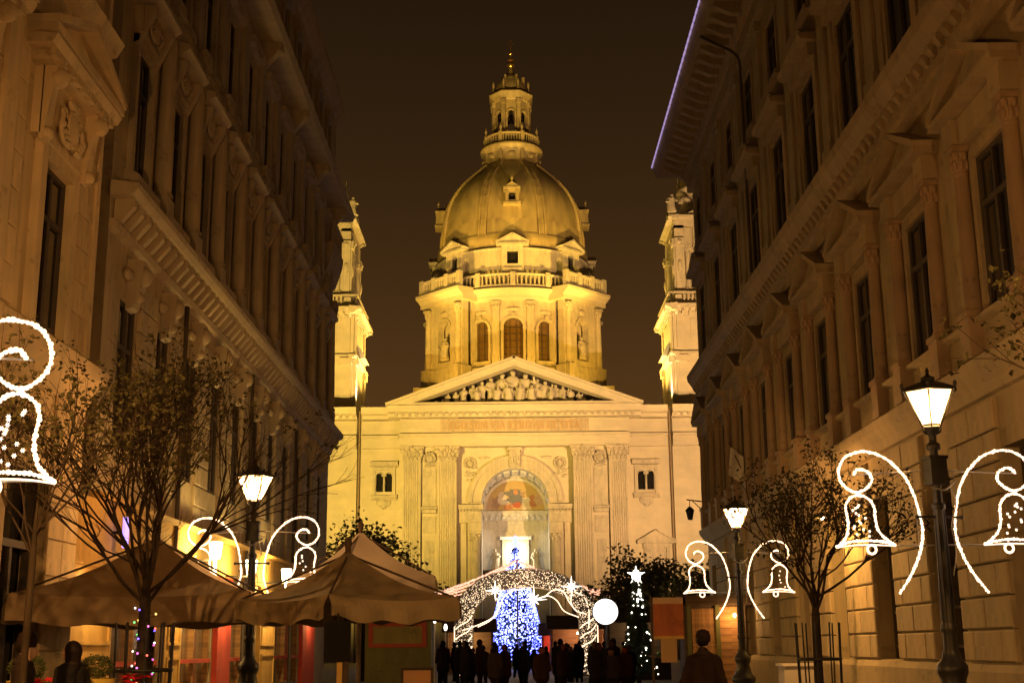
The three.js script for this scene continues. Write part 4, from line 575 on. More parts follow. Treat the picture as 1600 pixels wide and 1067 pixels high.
// floodlights of the church: lamp housings with glowing glass, each with its own light
function flood(x, y, z, tx, ty, tz, cd, col, ang, label, mast = 0) {
  const t = thing('floodlight', label, 'floodlight', x, 0, z, 0, 'floodlights of the church');
  const d = V(tx - x, ty - y, tz - z).normalize(), q = new THREE.Quaternion().setFromUnitVectors(V(0, 0, 1), d);
  const h = new MB(); h.bx(-0.3, 0.3, -0.25, 0.25, -0.35, 0); h.bx(-0.34, -0.3, -0.29, 0.29, -0.05, 0.08); h.bx(0.3, 0.34, -0.29, 0.29, -0.05, 0.08); h.bx(-0.3, 0.3, 0.25, 0.29, -0.05, 0.08); h.bx(-0.3, 0.3, -0.29, -0.25, -0.05, 0.08);
  const ho = h.build('housing', M.iron, t); ho.position.y = y; ho.quaternion.copy(q);
  const g = new MB(); g.bx(-0.29, 0.29, -0.24, 0.24, 0.001, 0.03); g.build('lamp_glass', M.floodGlass ??= glow(6, 4.4, 1.6), ho);
  if (mast) new MB().cyl(0.14, 0.08, y - 0.3, 0, 0, -0.2 * 0, 10).build('mast', M.iron, t); else new MB().bx(-0.06, 0.06, y - 0.8, y - 0.2, -0.06, 0.06).build('bracket', M.iron, t);
  const l = new THREE.SpotLight(C(...col), cd * FLOOD, 0, ang, 0.6, 2); l.position.set(0, y, 0).addScaledVector(d, 0.15); l.target.position.set(tx - x, ty, tz - z); l.castShadow = true; l.shadow.radius = 10; t.add(l, l.target);
}
const FY = [1, 0.63, 0.12], FP = [1, 0.55, 0.22];
flood(-24, 8, -98, -16, 30, -149, 15500, FY, 0.55, 'floodlight on a tall mast, left side of the square', 1);
flood(24, 8, -98, 16, 30, -149, 14000, FP, 0.55, 'floodlight on a tall mast, right side of the square', 1);
flood(-26, 9, -106, -21, 46, -153, 6000, [1, 0.57, 0.12], 0.32, 'floodlight on the outer left mast, aimed at the left tower', 1);
flood(26.4, 9, -106, 21, 46, -153, 6000, [1, 0.54, 0.15], 0.32, 'floodlight on the outer right mast, aimed at the right tower', 1);
flood(-17.3, 30.1, -157.5, -1.5, 71, -188, 4800, [1, 0.58, 0.08], 0.25, 'floodlight on the roof left of the pediment, aimed at the dome');
flood(17.7, 30.1, -157.5, 1.5, 71, -188, 5800, [1, 0.58, 0.08], 0.25, 'floodlight on the roof right of the pediment, aimed at the dome');
flood(-15.9, 30.1, -157.5, -4.5, 45, -178, 3500, [1, 0.50, 0.05], 0.5, 'floodlight on the roof left of the pediment, aimed at the windows under the dome');
flood(16.3, 30.1, -157.5, 4.5, 45, -178, 3500, [1, 0.50, 0.05], 0.5, 'floodlight on the roof right of the pediment, aimed at the windows under the dome');
flood(-13.2, 30.4, -163, -20.3, 47, -159, 2200, [1, 0.58, 0.1], 0.75, 'floodlight on the roof, aimed at the inner side of the left tower');
flood(13.6, 30.4, -163, 20.7, 47, -159, 2200, [1, 0.58, 0.1], 0.75, 'floodlight on the roof, aimed at the inner side of the right tower');
flood(-17.4, 30.2, -154.5, -20.5, 46, -156, 500, [1, 0.7, 0.3], 1.0, 'glaring floodlight on the roof at the foot of the left tower');
flood(17.8, 30.2, -154.5, 20.9, 46, -156, 500, [1, 0.7, 0.3], 1.0, 'glaring floodlight on the roof at the foot of the right tower');

// ---------------------------------------------------------------- street lanterns
function lantern(name, label, x, z, cd = LAMP_CD, turn = 0) {
  const t = thing(name, label, 'street lamp', x, 0, z, turn, 'cast iron street lanterns along the street');
  const p = new MB(); p.lathe([[0.30, 0], [0.30, 0.12], [0.26, 0.16], [0.25, 0.75], [0.28, 0.8], [0.28, 0.88], [0.2, 0.95], [0.15, 1.15], [0.19, 1.25], [0.19, 1.33], [0.12, 1.42], [0.105, 1.5]], 8);
  p.build('lamp_base', M.iron, t);
  const s = new MB(); s.lathe([[0.085, 1.5], [0.08, 1.7], [0.1, 1.74], [0.1, 1.8], [0.075, 1.84], [0.06, 3.2], [0.085, 3.22], [0.085, 3.28], [0.055, 3.3], [0.05, 3.95], [0.085, 3.97], [0.085, 4.03], [0.045, 4.06], [0.05, 4.14], [0.09, 4.2], [0.1, 4.24]], 16);
  for (let i = 0; i < 8; i++) { const a = i * PI / 4; s.bar(V(Math.cos(a) * 0.077, 1.85, Math.sin(a) * 0.077), V(Math.cos(a) * 0.06, 3.2, Math.sin(a) * 0.06), 0.011, 5); }
  s.bar(V(-0.3, 3.12, 0), V(0.3, 3.12, 0), 0.016); s.ball(0.028, 0.028, 0.028, -0.3, 3.12, 0, 1); s.ball(0.028, 0.028, 0.028, 0.3, 3.12, 0, 1); s.build('lamp_post', M.iron, t);
  const bx = new MB(); bx.bx(-0.11, 0.11, 3.52, 3.86, -0.1, 0.1); bx.bx(-0.125, 0.125, 3.84, 3.88, -0.115, 0.115); bx.build('junction_box', M.iron, t);
  const cb = new MB(); cb.tube([V(0.12, 3.5, 0.1), V(0.17, 3.3, 0.12), V(0.1, 3.0, 0.1), V(0.14, 2.7, 0.08), V(0.08, 2.4, 0.08)], 0.008, 24, 4); cb.tube([V(-0.15, 3.48, 0.13), V(0, 3.44, 0.16), V(0.18, 3.56, 0.13)], 0.014, 12, 5); cb.build('cable', M.steel, t);
  // six-sided lantern: frame, glass panes, roof, finial, bulb
  const r0 = 0.125, r1 = 0.335, y0 = 4.27, y1 = 4.7, P = (r, y, i) => V(Math.cos(i * PI / 3) * r, y, Math.sin(i * PI / 3) * r), f = new MB();
  for (let i = 0; i < 6; i++) { f.bar(P(r0, y0, i), P(r1, y1, i), 0.011, 5); f.bar(P(r1, y1, i), P(r1, y1, i + 1), 0.013, 5); f.bar(P(r0, y0, i), P(r0, y0, i + 1), 0.013, 5); f.tube([P(0.06, 4.16, i), P(0.12, 4.2, i), P(r0, y0, i)], 0.01, 8, 4); }
  f.build('lantern_frame', M.iron, t);
  const rf = new MB(); rf.lathe([[0.36, 4.7], [0.365, 4.72], [0.28, 4.765], [0.17, 4.81], [0.1, 4.83], [0.09, 4.87], [0.1, 4.88], [0.04, 4.91], [0.02, 4.95], [0.03, 4.97], [0.01, 5.02], [0, 5.02]], 6, 0, 0, 0, PI / 2); for (let i = 0; i < 6; i++) rf.ball(0.025, 0.045, 0.025, Math.cos(i * PI / 3) * 0.37, 4.76, Math.sin(i * PI / 3) * 0.37, 1); rf.build('lantern_roof', M.iron, t);
  const gm = M.lampGlass ??= new THREE.MeshPhysicalMaterial({ color: C(1, 0.93, 0.82), roughness: 0.56, transmission: 1, thickness: 0 });
  for (let i = 0; i < 6; i++) { const a = P(r0 * 0.97, y0, i), b = P(r0 * 0.97, y0, i + 1), c = P(r1 * 0.97, y1, i + 1), d = P(r1 * 0.97, y1, i); const g = new THREE.BufferGeometry(); g.setAttribute('position', new THREE.Float32BufferAttribute([a, c, b, a, d, c].flatMap(v => [v.x, v.y, v.z]), 3)); g.computeVertexNormals(); mesh('glass_pane', boxUV(g), gm, t); }
  const bu = new MB(); bu.ball(0.05, 0.09, 0.05, 0, 4.52, 0); bu.build('light_bulb', M.bulb, t);
  const l = new THREE.PointLight(C(...SODIUM), cd); l.position.set(0, 4.52, 0); l.castShadow = true; l.shadow.radius = 2.2; t.add(l);
  return t;
}
lantern('street_lamp', 'large lit lantern post at the right, between two light bells', 5.3, -16.0, LAMP_CD * 0.27, 0.2);
lantern('street_lamp', 'smaller lit lantern post further down the right side, in front of the wooden kiosk', 5.22, -30.2, LAMP_CD * 1.4, 0.3);
lantern('street_lamp', 'lit lantern post on the left, rising between the two brown parasols', -4.78, -23.6, LAMP_CD * 0.7, 0.1);
lantern('street_lamp', 'near lantern post at the left edge carrying the largest light bell', -4.55, -9.0, LAMP_CD * 3, 0.1);
lantern('street_lamp', 'lantern post on the right, nearest to the viewer and outside the picture', 5.3, -7.5, LAMP_CD * 2.3, 0.1);
// ---------------------------------------------------------------- light bells hung from the lanterns
const S = 0.0079, FX = p => p.map(([x, y]) => V((x - 1450) * S, 2.76 + (855 - y) * 0.0077, 0));
const scrollPts = FX([[1321.6, 737], [1326, 730.5], [1334, 728.7], [1346, 734.5], [1350, 747], [1340, 760], [1325, 766], [1310, 760], [1299.5, 746], [1298.5, 729], [1307.5, 711], [1324, 701.7], [1342.6, 699.8], [1368, 707.6], [1387, 722.8], [1403.6, 744], [1415, 772], [1421.5, 802], [1424, 835], [1417, 865], [1402, 897], [1381, 928]]);
const bellPts = FX([[1287.6, 854], [1300.5, 842], [1306, 830], [1307.5, 812], [1305, 791], [1310, 779], [1324, 771], [1340, 775.5], [1349.7, 788], [1351, 812], [1355.5, 830], [1366, 842], [1379, 852]]);
const rimPts = FX([[1288, 853.5], [1305, 847], [1333, 844.5], [1364, 847], [1378.5, 851.5]]), rimLow = FX([[1289, 855], [1310, 852], [1338, 851], [1362, 852], [1378, 853]]);
function bellLight(label, x, z, k, dots = 15, turn = 0) {
  const t = thing('bell_light', label, 'light decoration', x, 0, z, turn, 'bell and scroll light figures on the lanterns');
  const f = v => v.map(p => V(p.x * k, p.y, p.z)), bead = new THREE.IcosahedronGeometry(1, 1);
  const rope = (mb, pts, r) => { const c = new THREE.CatmullRomCurve3(pts), n = Math.round(c.getLength() / 0.036); for (let i = 0; i <= n; i++) { const p = c.getPointAt(i / n), s = r * rr(0.8, 1.25); mb.at(bead, p.x + rr(-1, 1) * r * 0.25, p.y + rr(-1, 1) * r * 0.25, p.z, 0, 0, 0, s); } return mb.add(new THREE.TubeGeometry(c, n, r * 0.55, 5)); };
  rope(new MB(), f(scrollPts), 0.0185).build('scroll_light', M.rope, t);
  rope(new MB(), f(bellPts), 0.0175).build('bell_outline_light', M.rope, t);
  const rim = new MB(); rope(rim, f(rimPts), 0.0175); rim.tube(f(rimLow), 0.008, 30, 6); rim.build('bell_rim_light', M.rope, t);
  const c = FX([[1342, 858.5]])[0]; const cl = new MB(); cl.at(new THREE.TorusGeometry(0.054, 0.015, 7, 22), c.x * k, c.y, 0); cl.build('clapper_light', M.rope, t);
  const star = new MB(); star.ball(0.010, 0.010, 0.010, 0, 0, 0, 0); for (let a = 0; a < 3; a++) star.box(0.036, 0.0035, 0.0035, 0, 0, 0, 0, 0, a * PI / 3); const sg = star.geo();
  for (let i = 0; i < dots; i++) { const y = 785 + 55 * ((i * 0.618 + 0.1) % 1), w = 14 + 6 * Math.max(0, (y - 815) / 25); const p = FX([[1328 + rr(-1, 1) * w, y]])[0]; const o = mesh('star_light', sg, M.spark, t); o.position.set(p.x * k, p.y, rr(-0.01, 0.01)); }
  const w = new MB(); const y1 = FX([[0, 735]])[0].y, y2 = FX([[0, 852]])[0].y; w.bar(V(0, y1 + 0.03, -0.03), V(-1.06 * k, y1 - 0.02, -0.03), 0.009, 5); w.bar(V(0, y2, -0.03), V(-1.2 * k, y2 - 0.01, -0.03), 0.009, 5); for (const q of [0.25, 0.5, 0.75]) { w.bar(V(-0.25 * k, y1 + 0.02, -0.03), V(-0.25 * k, y2, -0.03), 0.005, 4); } w.build('support_wire', M.steel, t);
  const pl = new THREE.PointLight(C(...WARM), 0.8); pl.position.set(-0.8 * k, 3.2, 0.12); pl.castShadow = true; pl.shadow.radius = 15; t.add(pl);
  return t;
}
bellLight('light bell with scroll on the left arm of the large right lantern', 5.3, -16.06, 1);
bellLight('light bell with scroll at the right edge, right arm of the large right lantern', 5.3, -16.06, -1, 14);
bellLight('light bell with plain inside on the left arm of the far right lantern', 5.22, -30.26, 1, 0);
bellLight('light bell with scroll on the right arm of the far right lantern, before the tree', 5.22, -30.26, -1, 5);
bellLight('light bell and scroll left of the left lantern, half behind white lamps', -4.78, -23.66, 1, 4);
bellLight('light bell and scroll right of the left lantern, its rim behind the parasol', -4.78, -23.66, -1, 8);
bellLight('largest light bell, cut by the left edge of the picture', -4.55, -9.06, -1, 18);

// ---------------------------------------------------------------- trees
function growTree(name, label, x, z, o) {
  seed = o.seed; const t = thing(name, label, 'tree', x, 0, z, 0, o.group);
  const trunk = new MB(), limbs = new MB(), tips = [];
  const lean = rr(-0.05, 0.05); const mid = V(lean, o.fork * 0.5, rr(-0.03, 0.03)); trunk.bar(V(0, 0, 0), mid, o.r, 10, o.r * 0.92); trunk.ball(o.r * 0.93, o.r * 0.93, o.r * 0.93, mid.x, mid.y, mid.z); trunk.bar(mid, V(lean * 0.6, o.fork, 0), o.r * 0.92, 10, o.r * 0.85); trunk.ball(o.r * 0.87, o.r * 0.9, o.r * 0.87, lean * 0.6, o.fork, 0); trunk.bar(V(lean * 0.6, o.fork, 0), V(lean * 0.4, o.fork + 0.5, 0), o.r * 0.8, 10, o.r * 0.2); trunk.cyl(o.r * 1.5, o.r, 0.25, 0, 0, 0, 9);
  trunk.build('trunk', M.bark, t);
  function grow(p, d, len, r, lev) {
    const n = 3, pts = [p.clone()]; let q = p.clone(), dd = d.clone();
    for (let i = 0; i < n; i++) { dd.add(V(rr(-1, 1), rr(-0.5, 1) * o.upturn, rr(-1, 1)).multiplyScalar(0.16)).normalize(); q = q.clone().addScaledVector(dd, len / n); pts.push(q); }
    for (let i = 0; i < n; i++) limbs.bar(pts[i], pts[i + 1], r * (1 - 0.25 * i / n), lev > 2 ? 3 : 5, r * (1 - 0.25 * (i + 1) / n));
    if (lev >= o.levels) { tips.push([q, dd]); return; }
    const kids = lev === 0 ? o.kids0 : o.kids;
    for (let k = 0; k < kids; k++) { const from = pts[1 + Math.floor(rr(0.4, 1) * (n - 0.01))] ?? q; const s = V(rr(-1, 1), rr(-0.4, 0.6), rr(-1, 1)).normalize(); grow(from, dd.clone().addScaledVector(s, o.spread).normalize(), len * rr(0.58, 0.8), Math.max(0.0035, r * 0.6), lev + 1); }
    tips.push([q, dd]);
  }
  for (let k = 0; k < o.limbs; k++) { const a = k * 2.4 + rr(-0.3, 0.3), el = o.el0 + (k / o.limbs) * (o.el1 - o.el0); grow(V(lean * 0.5, o.fork + rr(-0.15, 0.3), 0), V(Math.cos(a) * Math.cos(el), Math.sin(el), Math.sin(a) * Math.cos(el)), o.len * rr(0.85, 1.15), o.r * 0.3, 0); }
  limbs.build('branches', M.twig, t);
  const lm = new MB(), lg = new THREE.BufferGeometry(); lg.setAttribute('position', new THREE.Float32BufferAttribute([0, 0, 0, 0.5, 0.12, 0.35, 1, 0, 0, 0, 0, 0, 1, 0, 0, 0.5, 0.12, -0.35], 3)); lg.computeVertexNormals();
  const pos = [], nor = [], mt = new THREE.Matrix4(), qq = new THREE.Quaternion(), e = new THREE.Euler(); const P = lg.attributes.position, N = lg.attributes.normal, v = V(0, 0, 0);
  for (const [p, d] of tips) { if (p.y < o.leafFrom || rnd() > o.leafShare * Math.min(1, (p.y - o.leafFrom) / 0.8 + 0.2)) continue; for (let k = 0; k < o.leaves; k++) { e.set(rr(-1, 1), rr(0, 6.3), rr(-1.2, 0.4)); qq.setFromEuler(e); const s = o.leaf * rr(0.6, 1.2); mt.compose(V(p.x + rr(-1, 1) * o.puff, p.y + rr(-1, 1) * o.puff, p.z + rr(-1, 1) * o.puff), qq, V(s, s, s)); for (let i = 0; i < P.count; i++) { v.fromBufferAttribute(P, i).applyMatrix4(mt); pos.push(v.x, v.y, v.z); v.fromBufferAttribute(N, i).applyQuaternion(qq); nor.push(v.x, v.y, v.z); } } }
  if (pos.length) { const g = new THREE.BufferGeometry(); g.setAttribute('position', new THREE.Float32BufferAttribute(pos, 3)); g.setAttribute('normal', new THREE.Float32BufferAttribute(nor, 3)); mesh('crown', boxUV(g), o.leafMat ?? M.leaf, t); }
  return t;
}
const bare = { fork: 2.25, r: 0.085, limbs: 9, el0: 0.45, el1: 1.45, len: 1.25, kids0: 4, kids: 3, levels: 3, spread: 0.62, upturn: 0.9, leafFrom: 4.5, leafShare: 0.5, leaves: 7, leaf: 0.075, puff: 0.13, group: 'street trees along the pavements' };
growTree('street_tree', 'bare fan shaped tree before the left parasol, coloured lights round its trunk', -4.8, -17.0, { ...bare, seed: 21, limbs: 13, len: 1.22, levels: 4, leafShare: 0.22, el0: 0.62, spread: 0.52 });
growTree('street_tree', 'half bare tree in an iron guard between the two right lanterns', 5.15, -22.3, { ...bare, seed: 33, fork: 2.1, len: 1.1, leafFrom: 2.7, leafShare: 0.85 });
growTree('street_tree', 'leafy tree reaching in from the right edge near the large lantern', 6.1, -11.2, { ...bare, seed: 45, fork: 2.5, limbs: 8, len: 1.05, leafFrom: 2.4, leafShare: 0.8, leaves: 10, leaf: 0.075, puff: 0.16 });
growTree('street_tree', 'leafy tree at the left edge behind the largest light bell', -4.9, -13.2, { ...bare, seed: 57, r: 0.042, fork: 2.6, limbs: 7, len: 0.95, leafFrom: 2.4, leafShare: 0.6, leaves: 8, leaf: 0.075, puff: 0.16 });
const leafy = { fork: 2.6, r: 0.13, limbs: 10, el0: 0.2, el1: 1.4, len: 2.0, kids0: 4, kids: 3, levels: 2, spread: 0.7, upturn: 0.5, leafFrom: 2.0, leafShare: 1, leaves: 26, leaf: 0.24, puff: 0.55, group: 'leafy trees in the square', leafMat: matt(0.10, 0.095, 0.035, { side: THREE.DoubleSide }) };
growTree('square_tree', 'leafy tree in the square, seen over the middle parasol', -7.6, -66, { ...leafy, seed: 61, fork: 3.4 });
growTree('square_tree', 'dark leafy tree in the square behind the small white lit fir', 6.6, -66, { ...leafy, seed: 73, len: 1.5, fork: 2.3 });
growTree('square_tree', 'dark leafy tree at the end of the right house behind the far lantern', 9.3, -59, { ...leafy, seed: 79, len: 1.35, fork: 2.2 });
// tree guards
function guard(label, x, z) { const t = thing('tree_guard', label, 'tree guard', x, 0, z, 0, 'iron guards round the street trees'); for (let i = 0; i < 10; i++) { const a = i * PI / 5; new MB().bar(V(Math.cos(a) * 0.34, 0.05, Math.sin(a) * 0.34), V(Math.cos(a) * 0.38, 1.95, Math.sin(a) * 0.38), 0.014, 6).build('bar', M.iron, t); } for (const y of [0.25, 1.35]) new MB().at(new THREE.TorusGeometry(0.36, 0.026, 6, 28), 0, y, 0, 0, PI / 2).build('ring', M.iron, t); }
guard('iron bar guard round the right street tree', 5.15, -22.3);
guard('iron bar guard round the left street tree wrapped in coloured lights', -4.8, -17.0);
{ // coloured lights wound round the left trunk
  seed = 99; const t = thing('string_lights', 'coloured light string wound round the left tree trunk', 'string lights', -4.8, 0, -17.0);
  const cols = [[3, 0.25, 0.2], [0.4, 0.3, 4], [0.2, 2.2, 0.5], [3, 1.8, 0.4], [2.5, 2.2, 2], [2.2, 0.3, 1.6]].map(c => glow(...c)), g = new MB().ball(0.014, 0.014, 0.014, 0, 0, 0, 1).geo();
  const wire = []; for (let i = 0; i < 60; i++) { const a = i * 0.9, y = 0.6 + i * 0.026, p = V(Math.cos(a) * 0.125, y, Math.sin(a) * 0.125); wire.push(p); if (i % 2 === 0 || rnd() < 0.4) mesh('small_light', g, cols[Math.floor(rnd() * 6)], t).position.copy(p).multiply(V(1.1, 1, 1.1)); }
  new MB().tube(wire, 0.004, 240, 4).build('wire', M.dark, t);
}

// ---------------------------------------------------------------- parasols
function parasol(label, x, z, ry, w, d, y0, yp, val, m, sag = 0.12) {
  const t = thing('market_parasol', label, 'parasol', x, 0, z, ry, 'large parasols of the terrace');
  const N = 14, pos = [], tri = (a, b, c) => pos.push(...a, ...b, ...c);
  const pt = (side, u, v) => { // u across -1..1, v from rim 0 to peak 1
    const h = 1 - v, sg = sag * Math.sin(v * PI) * 1.2 + 0.07 * (1 - u * u) * h * (1 - v), lx = side % 2 ? d / 2 : w / 2, lz = side % 2 ? w / 2 : d / 2;
    const p = V(u * lx * h, y0 + (yp - y0) * v - sg, lz * h - 0.05 * (1 - u * u) * h); p.applyAxisAngle(V(0, 1, 0), side * PI / 2); return [p.x, p.y, p.z]; };
  for (let s = 0; s < 4; s++) for (let i = 0; i < N; i++) for (let j = 0; j < N; j++) { const u0 = -1 + 2 * i / N, u1 = -1 + 2 * (i + 1) / N, v0 = j / N, v1 = (j + 1) / N; const a = pt(s, u0, v0), b = pt(s, u1, v0), c = pt(s, u1, v1), e = pt(s, u0, v1); tri(a, b, c); if (j < N - 1 || true) tri(a, c, e); }
  const g = new THREE.BufferGeometry(); g.setAttribute('position', new THREE.Float32BufferAttribute(pos, 3)); g.computeVertexNormals(); mesh('canopy', boxUV(g), m, t);
  const vp = []; const vt = (side, u, k) => { const [px, , pz] = pt(side, u, 0), top = pt(side, u, 0)[1], o = k ? 0.05 + 0.025 * Math.sin(u * 11 + side) : 0; const n = V(0, 0, 1).applyAxisAngle(V(0, 1, 0), side * PI / 2); return [px + n.x * o, top - k * (val + 0.03 * Math.sin(u * 9 + side * 2)), pz + n.z * o]; };
  for (let s = 0; s < 4; s++) for (let i = 0; i < 24; i++) for (const [k0, k1] of [[0, 0.5], [0.5, 1]]) { const u0 = -1 + i / 12, u1 = -1 + (i + 1) / 12; const a = vt(s, u0, k0), b = vt(s, u1, k0), c = vt(s, u1, k1), e = vt(s, u0, k1); vp.push(...a, ...c, ...b, ...a, ...e, ...c); }
  const vg = new THREE.BufferGeometry(); vg.setAttribute('position', new THREE.Float32BufferAttribute(vp, 3)); vg.computeVertexNormals(); mesh('valance', boxUV(vg), m, t);
  const p = new MB(); p.cyl(0.045, 0.045, yp + 0.1, 0, 0, 0, 10); p.ball(0.06, 0.1, 0.06, 0, yp + 0.1, 0, 1); p.build('pole', M.woodD, t);
  for (let s = 0; s < 4; s++) { const a = pt(s, 1, 0), b = pt(s, 1, 0.98); new MB().bar(V(...a).setY(a[1] - 0.03), V(...b).setY(b[1] - 0.05), 0.018, 5).build('rib', M.woodD, t); }
  new MB().bx(-0.4, 0.4, 0.012, 0.14, -0.4, 0.4).build('foot', M.iron, t); return t;
}
parasol('brown canvas parasol at the left, behind the bare tree', -5.95, -21.5, 0.05, 3.65, 3.3, 2.46, 3.45, 0.42, M.canvas);
parasol('brown canvas parasol left of centre, one corner towards the street and a ridge folded down', -2.44, -19.0, 0.76, 2.3, 2.3, 2.31, 3.0, 0.3, M.canvasB);
parasol('cream parasol behind the middle brown parasol, its peak showing', -3.15, -26.5, 0.5, 2.3, 2.3, 3.0, 3.95, 0.3, M.cream);
{ // sconces of the restaurant: bucket-shaped white lamps on stems
  const spots = [['white torch lamp left of the left lantern, in front of the light scroll', -7.3, 3.9, -31.6], ['white torch lamp beside the left lantern post, with lit stem', -7.2, 3.72, -35.5], ['white torch lamp low beside the ridge of the middle parasol', -7.2, 3.8, -41.0]];
  const pr = thing('torch_lamp', spots[0][0], 'wall lamp', spots[0][1], spots[0][2], spots[0][3], 0, 'torch lamps of the restaurant');
  const c = new MB(); c.lathe([[0.02, -0.16], [0.12, -0.14], [0.17, 0.24], [0.16, 0.26], [0, 0.26]], 16); c.build('lamp_shade', glow(6, 5.2, 4), pr); const st = new MB(); st.cyl(0.045, 0.045, 0.85, 0, -1.0, 0, 8); st.build('stem_light', glow(4.2, 3.2, 2.0), pr); new MB().bx(-0.9, 0.0, -0.2, -0.16, -0.03, 0.03).build('arm', M.iron, pr);
  const mk = g => { const l = new THREE.PointLight(C(1, 0.64, 0.18), 22); l.position.set(-0.05, -0.1, 0.32); l.castShadow = true; l.shadow.radius = 6; g.add(l); };
  spots.slice(1).forEach(s => { const o = copyThing(pr, s[0], s[1], s[2], s[3]); mk(o); }); mk(pr);
}
{ const t = thing('neon_sign', 'blue violet neon sign behind the bare tree on the left house', 'neon sign', -7.6, 3.85, -25.3); const m = new MB(); m.bx(-0.06, 0.0, -0.3, 0.3, -0.12, 0.12); m.build('sign_light', glow(0.3, 0.3, 1.7), t); t.children[0].rotation.z = 0; t.rotation.x = 0; new MB().bx(-0.3, -0.06, -0.03, 0.03, -0.03, 0.03).build('bracket', M.iron, t); }

// ---------------------------------------------------------------- terrace in front: boards, planters, fence
{
  const t = thing('board_sign', 'black square board on a yellow post before the middle parasol', 'sign board', -2.34, 0, -17.3); new MB().bx(-0.175, 0.175, 1.43, 1.95, -0.025, 0.025).build('board', M.dark, t); new MB().bx(0.0, 0.07, 0, 1.43, -0.03, 0.0).build('post', M.yellow, t); new MB().bar(V(0, 1.95, 0), V(0, 2.05, -0.05), 0.015, 5).build('hanger', M.iron, t);
  const u = thing('menu_board', 'small pale orange menu board at the bottom edge', 'menu board', -2.15, 0, -29); new MB().bx(-0.3, 0.3, 0.5, 1.12, 0, 0.05).build('board', mat(0.62, 0.33, 0.14), u); const fr = new MB(); fr.bx(-0.36, -0.3, 0, 1.18, -0.02, 0.06); fr.bx(0.3, 0.36, 0, 1.18, -0.02, 0.06); fr.bx(-0.3, 0.3, 1.12, 1.18, -0.02, 0.06); fr.build('frame', M.woodD, u);
  seed = 131;
  const planter = (label, x, z, r) => { const p = thing('box_planter', label, 'planter', x, 0, z, 0, 'clipped box bushes in pots on the terrace edge'); new MB().lathe([[0.14, 0.8], [0.2, 1.1], [0.22, 1.28], [0.2, 1.28], [0.18, 1.2], [0, 1.2]], 18).build('pot', mat(0.55, 0.4, 0.06, { roughness: 0.5 }), p); new MB().bx(-0.2, 0.2, 0, 0.8, -0.2, 0.2).build('stand', M.woodD, p);
    const pos = []; for (let i = 0; i < 2200; i++) { const a = V(rr(-1, 1), rr(-1, 1), rr(-1, 1)).normalize(), c = a.clone().multiplyScalar(r * rr(0.75, 1.02)).multiply(V(1.05, 0.72, 1.05)).add(V(0, 1.42, 0)), e = V(rr(-1, 1), rr(-1, 1), rr(-1, 1)).multiplyScalar(0.022), f = V(rr(-1, 1), rr(-1, 1), rr(-1, 1)).multiplyScalar(0.022); pos.push(c.x, c.y, c.z, c.x + e.x, c.y + e.y, c.z + e.z, c.x + f.x, c.y + f.y, c.z + f.z); }
    const g = new THREE.BufferGeometry(); g.setAttribute('position', new THREE.Float32BufferAttribute(pos, 3)); g.computeVertexNormals(); mesh('bush', boxUV(g), mat(0.07, 0.09, 0.025, { side: THREE.DoubleSide }), p); };
  planter('round box bush in a yellow pot between the two dark walkers', -5.55, -15.0, 0.2); planter('round box bush in a yellow pot right of the dark walker', -4.95, -15.6, 0.19);
  const flower = (label, x, z, y, n) => { const p = thing('red_poinsettia', label, 'flowers', x, 0, z, 0, 'red flowers on the terrace edge'); new MB().lathe([[0.1, 0.75], [0.13, 1.05], [0.11, 1.05], [0, 1.0]], 14).build('pot', mat(0.3, 0.05, 0.04), p); new MB().bx(-0.13, 0.13, 0, 0.75, -0.13, 0.13).build('stand', M.woodD, p);
    const fl = new MB(), pg = new THREE.BufferGeometry(); pg.setAttribute('position', new THREE.Float32BufferAttribute([0, 0, 0, 0.05, 0.012, 0.035, 0.13, -0.01, 0, 0, 0, 0, 0.13, -0.01, 0, 0.05, 0.012, -0.035], 3)); pg.computeVertexNormals(); for (let i = 0; i < n; i++) { const cx = rr(-0.14, 0.14), cy = y + rr(-0.09, 0.12), cz = rr(-0.1, 0.14); for (let k = 0; k < 8; k++) fl.at(pg, cx, cy, cz, k * PI / 4 + rr(-0.2, 0.2), rr(-0.2, 0.5), rr(-0.2, 0.5)); } fl.build('petals', mat(0.55, 0.015, 0.03, { side: THREE.DoubleSide, roughness: 0.6 }), p); };
  flower('red poinsettia below the left box bush', -5.4, -14.7, 1.2, 9); flower('red poinsettia beside the iron tree guard', -4.6, -15.8, 1.18, 6);
}
